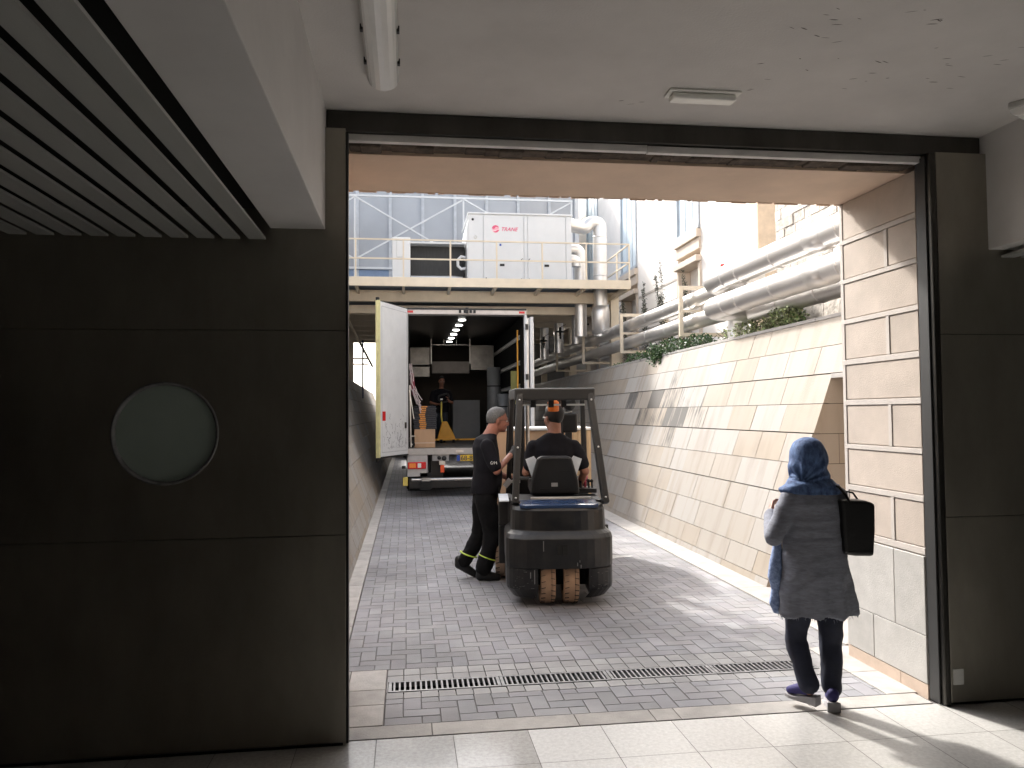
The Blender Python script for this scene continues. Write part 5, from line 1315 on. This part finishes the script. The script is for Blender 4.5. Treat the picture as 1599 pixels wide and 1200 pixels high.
for s_ in (-1, 1):
    ring = [at(s_*.034+.021*math.cos(2*math.pi*k/16), .100-.010*abs(math.cos(2*math.pi*k/16)), .0+.014*math.sin(2*math.pi*k/16)) for k in range(16)]
    q.tube(ring, .0018, 6, closed=True); q.tube([at(s_*.055, .09, .004), at(s_*.076, .05, .006), at(s_*.080, -.01, .0)], .002, 6)
q.tube([at(-.013, .104, .004), at(.013, .104, .004)], .002, 6); part(q, 'glasses', m_guard, mn)
q = MB(); q.ell(at(0, .088, -.052), (.022, .008, .007), (l_, f_, u_)); q.ell(at(0, .078, -.092), (.018, .010, .016), (l_, f_, u_)); part(q, 'moustache', m_grhair, mn)
del mn['grey']

# ---------------- driver
dv = thing('person', 'dark haired man in a black t-shirt seated on the forklift with his back turned', 'person', (1.40, 7.65, .9))
hc = V((1.405, 7.74, 1.655)); f = V((-.5, .87, -.05)); lat = V((-1, -.0, 0)); frt = V((0, 1, 0))
b = MB(); l_, f_, u_, at = head(b, hc, f, (0, 0, 1), 1.10)
limb(b, [(1.41, 7.72, 1.60), (1.41, 7.70, 1.52), (1.405, 7.69, 1.45)], [.066, .068, .08])
rings(b, [((1.40, 7.69, 1.47), .07, .06), ((1.40, 7.69, 1.42), .15, .08), ((1.40, 7.69, 1.34), .19, .10), ((1.395, 7.68, 1.2), .17, .11), ((1.39, 7.67, 1.08), .155, .12), ((1.39, 7.67, .97), .16, .12)], lat, frt)
RA = [(1.60, 7.70, 1.36), (1.70, 7.66, 1.13), (1.66, 7.80, .985)]; LA = [(1.20, 7.70, 1.36), (1.13, 7.72, 1.12), (1.22, 7.98, 1.08)]
limb(b, RA, [.055, .048, .036]); limb(b, LA, [.055, .045, .032])
for s_ in (-1, 1): limb(b, [(1.39+s_*.09, 7.68, 1.08), (1.39+s_*.13, 8.12, 1.10), (1.39+s_*.13, 8.25, .62), (1.39+s_*.13, 8.27, .42)], [.085, .06, .045, .04])
hand(b, RA[2], (-.1, .5, -.6), (0, .5, .5), .8); hand(b, LA[2], (.35, .9, .15), (.2, 0, -1), 1.0)
remesh(b, 'body', m_skind, dv, .011, 3)
h = MB(); rings(h, [((1.407, 7.695, 1.505), .075, .07), ((1.402, 7.69, 1.49), .095, .08), ((1.40, 7.69, 1.445), .165, .098), ((1.40, 7.69, 1.34), .215, .118), ((1.395, 7.68, 1.2), .19, .125), ((1.39, 7.67, 1.08), .18, .135), ((1.39, 7.67, .98), .18, .14)], lat, frt)
limb(h, [(1.595, 7.70, 1.365), (1.635, 7.685, 1.29), (1.67, 7.67, 1.20)], [.075, .073, .070]); limb(h, [(1.205, 7.70, 1.365), (1.165, 7.71, 1.19)], [.075, .068])
remesh(h, 'tshirt', m_tee, dv, .011, 4, wrinkle(.010, 8, (1, 1, .7), .006))
h = MB(); rings(h, [((1.39, 7.67, .97), .165, .13), ((1.39, 7.67, 1.12), .165, .13)], lat, frt)
for s_ in (-1, 1): limb(h, [(1.39+s_*.09, 7.68, 1.08), (1.39+s_*.13, 8.12, 1.11), (1.39+s_*.13, 8.25, .62), (1.39+s_*.13, 8.27, .46)], [.105, .08, .062, .065])
remesh(h, 'trousers', m_trs, dv, .012, 3, wrinkle(.01, 9, (1, 1, 1), .006))
for s_ in (-1, 1): q = MB(); shoe(q, (1.39+s_*.13, 8.25, .305), (1.39+s_*.13, 8.40, .305), .045, .10); remesh(q, 'shoe', m_black, dv, .011, 2)
add_hair('hair', m_dkhair, dv, c=hc, l=l_, f=f_, u=u_, at=at, s=1.10, lo=-.02, back=-.075, th=.008, front=.05)
eyes(dv, at, 1.10, f_)
q = MB()
for s_ in (-1, 1): q.tube([at(s_*.055, .09, .004), at(s_*.076, .05, .006), at(s_*.080, -.01, .0)], .002, 6); q.tube([at(s_*.034+.021*math.cos(2*math.pi*k/16), .100-.010*abs(math.cos(2*math.pi*k/16)), .014*math.sin(2*math.pi*k/16)) for k in range(16)], .0018, 6, closed=True)
q.tube([at(-.013, .104, .004), at(.013, .104, .004)], .002, 6); part(q, 'glasses', m_alu, dv)

for o in list(C.objects):
    if o.parent is None and o.type == 'EMPTY' and (o.name in ('forklift',) or o == dv or o.get('label', '').startswith(('tall cardboard crate', 'wooden pallet under', 'empty wooden pallet'))): turn(o)

# ---------------- woman walking away
wo = thing('person', 'woman in blue headscarf and long grey tunic walking out through the doorway', 'person', (2.35, 4.24, 0))
lat = V((-1, 0, 0)); frt = V((0, 1, 0)); hc = V((2.345, 4.26, 1.415))
b = MB(); l_, f_, u_, at = head(b, hc, (-.10, 1, -.08), (0, 0, 1), .93)
limb(b, [(2.35, 4.25, 1.36), (2.352, 4.23, 1.29), (2.352, 4.22, 1.23)], [.05, .05, .06])
rings(b, [((2.352, 4.22, 1.26), .06, .05), ((2.352, 4.22, 1.22), .12, .075), ((2.352, 4.22, 1.14), .155, .10), ((2.352, 4.22, 1.0), .15, .105), ((2.352, 4.22, .88), .15, .11), ((2.352, 4.22, .75), .175, .12), ((2.352, 4.22, .66), .14, .11)], lat, frt)
LA = [(2.205, 4.22, 1.19), (2.085, 4.19, .985), (2.19, 4.42, 1.09)]; RA = [(2.495, 4.22, 1.19), (2.54, 4.35, 1.0), (2.50, 4.54, 1.06)]
limb(b, LA, [.048, .040, .028]); limb(b, RA, [.048, .040, .028])
LL = [(2.262, 4.23, .68), (2.250, 4.27, .37), (2.288, 4.20, .12)]; RL = [(2.445, 4.22, .68), (2.448, 4.24, .36), (2.440, 4.22, .075)]
limb(b, LL, [.072, .048, .034]); limb(b, RL, [.072, .048, .034])
hand(b, LA[2], (.35, .55, .5), (1, 0, 0), .7, .9); hand(b, RA[2], (0, .9, -.2), (-1, 0, 0), .9, .9)
remesh(b, 'body', m_skind, wo, .010, 3)
# tunic
h = MB(); rings(h, [((2.352, 4.22, 1.275), .085, .06), ((2.352, 4.22, 1.245), .145, .085), ((2.352, 4.22, 1.17), .185, .115), ((2.35, 4.22, 1.05), .178, .125), ((2.347, 4.22, .92), .182, .13), ((2.35, 4.22, .78), .202, .145), ((2.358, 4.22, .64), .222, .155), ((2.363, 4.22, .54), .232, .16)], lat, frt, 28)
limb(h, [(2.21, 4.22, 1.195), (2.135, 4.20, 1.07), (2.088, 4.185, .985)], [.060, .055, .049]); limb(h, [(2.088, 4.185, .985), (2.18, 4.40, 1.08)], [.049, .040])
limb(h, [(2.495, 4.22, 1.195), (2.525, 4.29, 1.09), (2.54, 4.35, 1.0)], [.066, .06, .052]); limb(h, [(2.54, 4.35, 1.0), (2.505, 4.51, 1.05)], [.052, .045])
def tun(p, n):
    w1 = noise.noise(V((p.x*6, p.y*6, p.z*5)))*.005+noise.noise(V((p.x*9, p.y*9, p.z*42)))*.0022
    amt = max(0, min(1, (.95-p.z)/.4)); a_ = math.atan2(p.x-2.35, p.y-4.22)
    fl = math.sin(a_*7+p.z*3+noise.noise(V((a_*2, 0, p.z*2)))*2)*.009*amt
    arm = abs(p.x-2.352) > .2 and p.z > .9
    tr = (1-abs(noise.noise(V((p.x*4, p.y*4, p.z*15))))*3)*.003 if (arm or p.z > .98) else (1-abs(noise.noise(V((p.x*5-p.z*5, p.y*5, p.z*7))))*3)*.006
    hem = V((0, 0, 0))
    if p.z < .57: hem = V((0, 0, noise.noise(V((a_*2, 1, 0)))*.022+noise.noise(V((a_*22, 4, 0)))*.008))
    return n*(w1+fl+tr)+hem
remesh(h, 'tunic', m_tunic, wo, .009, 4, tun)
q = MB(); random.seed(2)
for k in range(90):
    a_ = rnd(0, 2*math.pi); x = 2.363+.228*math.cos(a_); y = 4.22+.157*math.sin(a_); z = .545+noise.noise(V((a_*6, 1, 0)))*.02; L = rnd(.008, .026)
    q.face([(x-.002, y, z), (x+.003, y, z), (x+rnd(-.006, .01), y, z-L)])
part(q, 'frayed_hem', m_tunic, wo, fix=False)
h = MB(); rings(h, [((2.35, 4.22, .62), .15, .115), ((2.35, 4.22, .74), .17, .125)], lat, frt)
limb(h, [(2.262, 4.23, .66), (2.250, 4.27, .38), (2.275, 4.225, .22), (2.288, 4.20, .15)], [.082, .060, .054, .055]); limb(h, [(2.445, 4.22, .66), (2.448, 4.24, .37), (2.444, 4.225, .20), (2.440, 4.22, .12)], [.082, .063, .056, .057])
remesh(h, 'trousers', m_jean, wo, .010, 3, wrinkle(.009, 9, (1, 1, 1.2), .006))
# shoes: left one lifted at the toe-off, right one planted
def wedge(heel, toe, w_, hh, th, nm):
    heel, toe = V(heel), V(toe); d_ = (toe-heel); L = d_.length; d_.normalize(); s_ = V((-d_.y, d_.x, 0)).normalized(); q = MB(); rr_ = []
    prof = [(-.02, .85, hh), (.0, 1, hh), (.3, .85, hh*.75), (.62, 1.05, th), (.85, .95, th*.9), (1.0, .55, th)]
    top = []; bot = []
    for u, k, h_ in prof:
        c_ = heel+d_*L*u
        top.append((c_+s_*w_*k+V((0, 0, h_)), c_-s_*w_*k+V((0, 0, h_)))); bot.append((c_+s_*w_*k*1.02, c_-s_*w_*k*1.02))
    n = len(prof); vs = [p for t_, b_ in zip(top, bot) for p in (t_[0], t_[1], b_[1], b_[0])]
    fs = [(i*4+k, i*4+(k+1) % 4, (i+1)*4+(k+1) % 4, (i+1)*4+k) for i in range(n-1) for k in range(4)]+[(0, 1, 2, 3), tuple(range((n-1)*4, n*4))]
    q.shell(vs, fs); sl = part(q, 'wedge_sole', m_sole, wo, bevel=.006)
    q = MB(); limb(q, [heel+d_*.03+V((0, 0, hh+.04)), heel+d_*.05+V((0, 0, hh+.02)), heel+d_*L*.5+V((0, 0, hh*.6+.035)), heel+d_*L*.86+V((0, 0, th+.016))], [w_*.95, w_*1.0, w_*.98, w_*.72])
    q.v = [(v[0], v[1], max(v[2], (heel+d_*((V(v)-heel).dot(d_))).z+th*.9)) for v in q.v]
    remesh(q, 'shoe', m_shoe, wo, .007, 3)
wedge((2.325, 4.17, .035), (2.215, 4.33, .045), .034, .055, .022, 'l'); wedge((2.405, 4.14, .003), (2.475, 4.32, .003), .036, .055, .022, 'r')
# headscarf
h = MB(); h.ell(hc+V((0, -.005, .020)), (.104, .115, .115), n=24, m=16)
rings(h, [(hc+V((.0, -.004, .035)), .100, .112), (hc+V((.0, -.002, -.03)), .109, .112), (hc+V((.005, -.005, -.085)), .108, .107), (hc+V((.010, -.01, -.12)), .118, .102)], lat, frt, 24)
rings(h, [(hc+V((.004, -.012, -.105)), .10, .10), (hc+V((.004, -.015, -.135)), .150, .112), (hc+V((.004, -.02, -.17)), .185, .118), (hc+V((.004, -.02, -.195)), .178, .112)], lat, frt, 28)
def scf(p, n):
    d_ = p-(hc+V((-.08, 0, -.12))); a_ = math.atan2(d_.x, d_.z)
    k = 0
    if p.z > hc.z-.11: k = math.sin(a_*15+noise.noise(p*7)*1.8)*.0065*min(1, max(.15, (hc.z+.11-p.z)/.12))
    else: k = (1-abs(noise.noise(V((p.x*4, p.y*4, p.z*34))))*3)*.008
    return n*(k+noise.noise(p*26)*.0025)
remesh(h, 'headscarf', m_scarf, wo, .007, 3, scf)
h = MB(); rings(h, [((2.165, 4.27, 1.10), .02, .014), ((2.155, 4.27, .95), .022, .02), ((2.140, 4.26, .85), .030, .03), ((2.125, 4.25, .75), .036, .035), ((2.145, 4.26, .68), .036, .03), ((2.122, 4.25, .60), .036, .03), ((2.135, 4.25, .545), .024, .02)], lat, frt, 16)
remesh(h, 'scarf_end', mat('sunlit scarf end', (.16, .24, .48), .85, var=.3, scale=60, col2=(.36, .46, .70)), wo, .007, 3, wrinkle(.008, 14, (1, 1, .3), .006))  # the paler blue is sunlight put into the scarf colour
# tote bag
bgt = thing('tote_bag', "black leather tote bag hanging from the woman's right shoulder", 'bag', (2.63, 4.25, .85))
q = MB(); q.prism([(2.462, .892), (2.53, .880), (2.640, .876), (2.652, 1.02), (2.655, 1.172), (2.60, 1.190), (2.45, 1.198)], 4.085, 4.20); part(q, 'body', m_bag, bgt, bevel=.018, seg=3)
q = MB(); q.tube([(2.50, 4.09, 1.18), (2.485, 4.10, 1.22), (2.465, 4.135, 1.265), (2.455, 4.22, 1.28), (2.50, 4.285, 1.24), (2.54, 4.19, 1.16)], .008, 8); part(q, 'strap', m_bag, bgt)
q = MB(); q.tube([(2.50, 4.19, 1.175), (2.53, 4.19, 1.235), (2.58, 4.19, 1.225), (2.62, 4.19, 1.17)], .006, 8); part(q, 'handle', m_bag, bgt)
q = MB(); q.box((2.48, 4.081, .905), (2.63, 4.0845, .91)); part(q, 'seam', m_rubber, bgt)

# ---------------- worker in the truck
wk = thing('person', 'man in dark work clothes standing inside the truck behind the pallet jack', 'person', (.86, 19.4, 1.0))
lat = V((1, 0, 0)); frt = V((0, -1, 0)); hc = V((.87, 19.36, 2.52))
b = MB(); l_, f_, u_, at = head(b, hc, (.2, -1, -.25), (0, 0, 1), 1.0)
limb(b, [(.87, 19.38, 2.46), (.865, 19.4, 2.36), (.86, 19.4, 2.30)], [.055, .055, .065])
rings(b, [((.86, 19.4, 2.33), .07, .06), ((.86, 19.4, 2.28), .16, .09), ((.85, 19.4, 2.18), .19, .11), ((.85, 19.4, 1.95), .165, .12), ((.85, 19.4, 1.80), .165, .12)], lat, frt)
RA = [(.66, 19.4, 2.22), (.60, 19.32, 1.98), (.74, 19.17, 1.94)]; LA = [(1.05, 19.4, 2.22), (1.12, 19.30, 1.98), (1.03, 19.13, 2.02)]
limb(b, RA, [.052, .042, .032]); limb(b, LA, [.052, .042, .032])
limb(b, [(.79, 19.4, 1.82), (.78, 19.4, 1.45), (.77, 19.42, 1.08)], [.085, .06, .045]); limb(b, [(.93, 19.4, 1.82), (.94, 19.38, 1.45), (.92, 19.40, 1.08)], [.085, .06, .045])
hand(b, RA[2], (.8, -.4, .1), (0, -.4, -1), 1.0); hand(b, LA[2], (-.2, -.2, .9), (-1, 0, 0), 1.0)
remesh(b, 'body', m_skind, wk, .013, 3)
h = MB(); rings(h, [((.86, 19.4, 2.335), .08, .07), ((.86, 19.4, 2.29), .18, .10), ((.85, 19.4, 2.18), .215, .13), ((.85, 19.4, 1.95), .19, .14), ((.85, 19.4, 1.74), .19, .14)], lat, frt)
limb(h, [(.67, 19.4, 2.22), (.62, 19.35, 2.03)], [.075, .062]); limb(h, [(1.04, 19.4, 2.22), (1.10, 19.33, 2.03)], [.075, .062]); remesh(h, 'tshirt', m_tee, wk, .013, 3, wrinkle(.008, 8))
h = MB(); rings(h, [((.86, 19.4, 1.74), .16, .125), ((.86, 19.4, 1.85), .165, .13)], lat, frt)
limb(h, [(.79, 19.4, 1.80), (.78, 19.4, 1.45), (.77, 19.42, 1.08)], [.10, .08, .075]); limb(h, [(.93, 19.4, 1.80), (.94, 19.38, 1.45), (.92, 19.40, 1.08)], [.10, .08, .075]); remesh(h, 'trousers', mat('dark blue work cloth', (.015, .02, .03), .8), wk, .013, 3, wrinkle(.01, 9))
for x, y in ((.77, 19.42), (.92, 19.40)): q = MB(); shoe(q, (x, y+.04, 1.0), (x, y-.17, 1.0), .045, .09); remesh(q, 'shoe', m_black, wk, .013, 2)
add_hair('hair', m_dkhair, wk, c=hc, l=l_, f=f_, u=u_, at=at, s=1.0, lo=.01, back=-.06, front=.05); eyes(wk, at, 1.0, f_)
q = MB(); q.box((.83, 19.245, 2.05), (.89, 19.255, 2.085)); part(q, 'chest_badge', m_lamp, wk)
for o in (wo, bgt): o.location.x -= .028
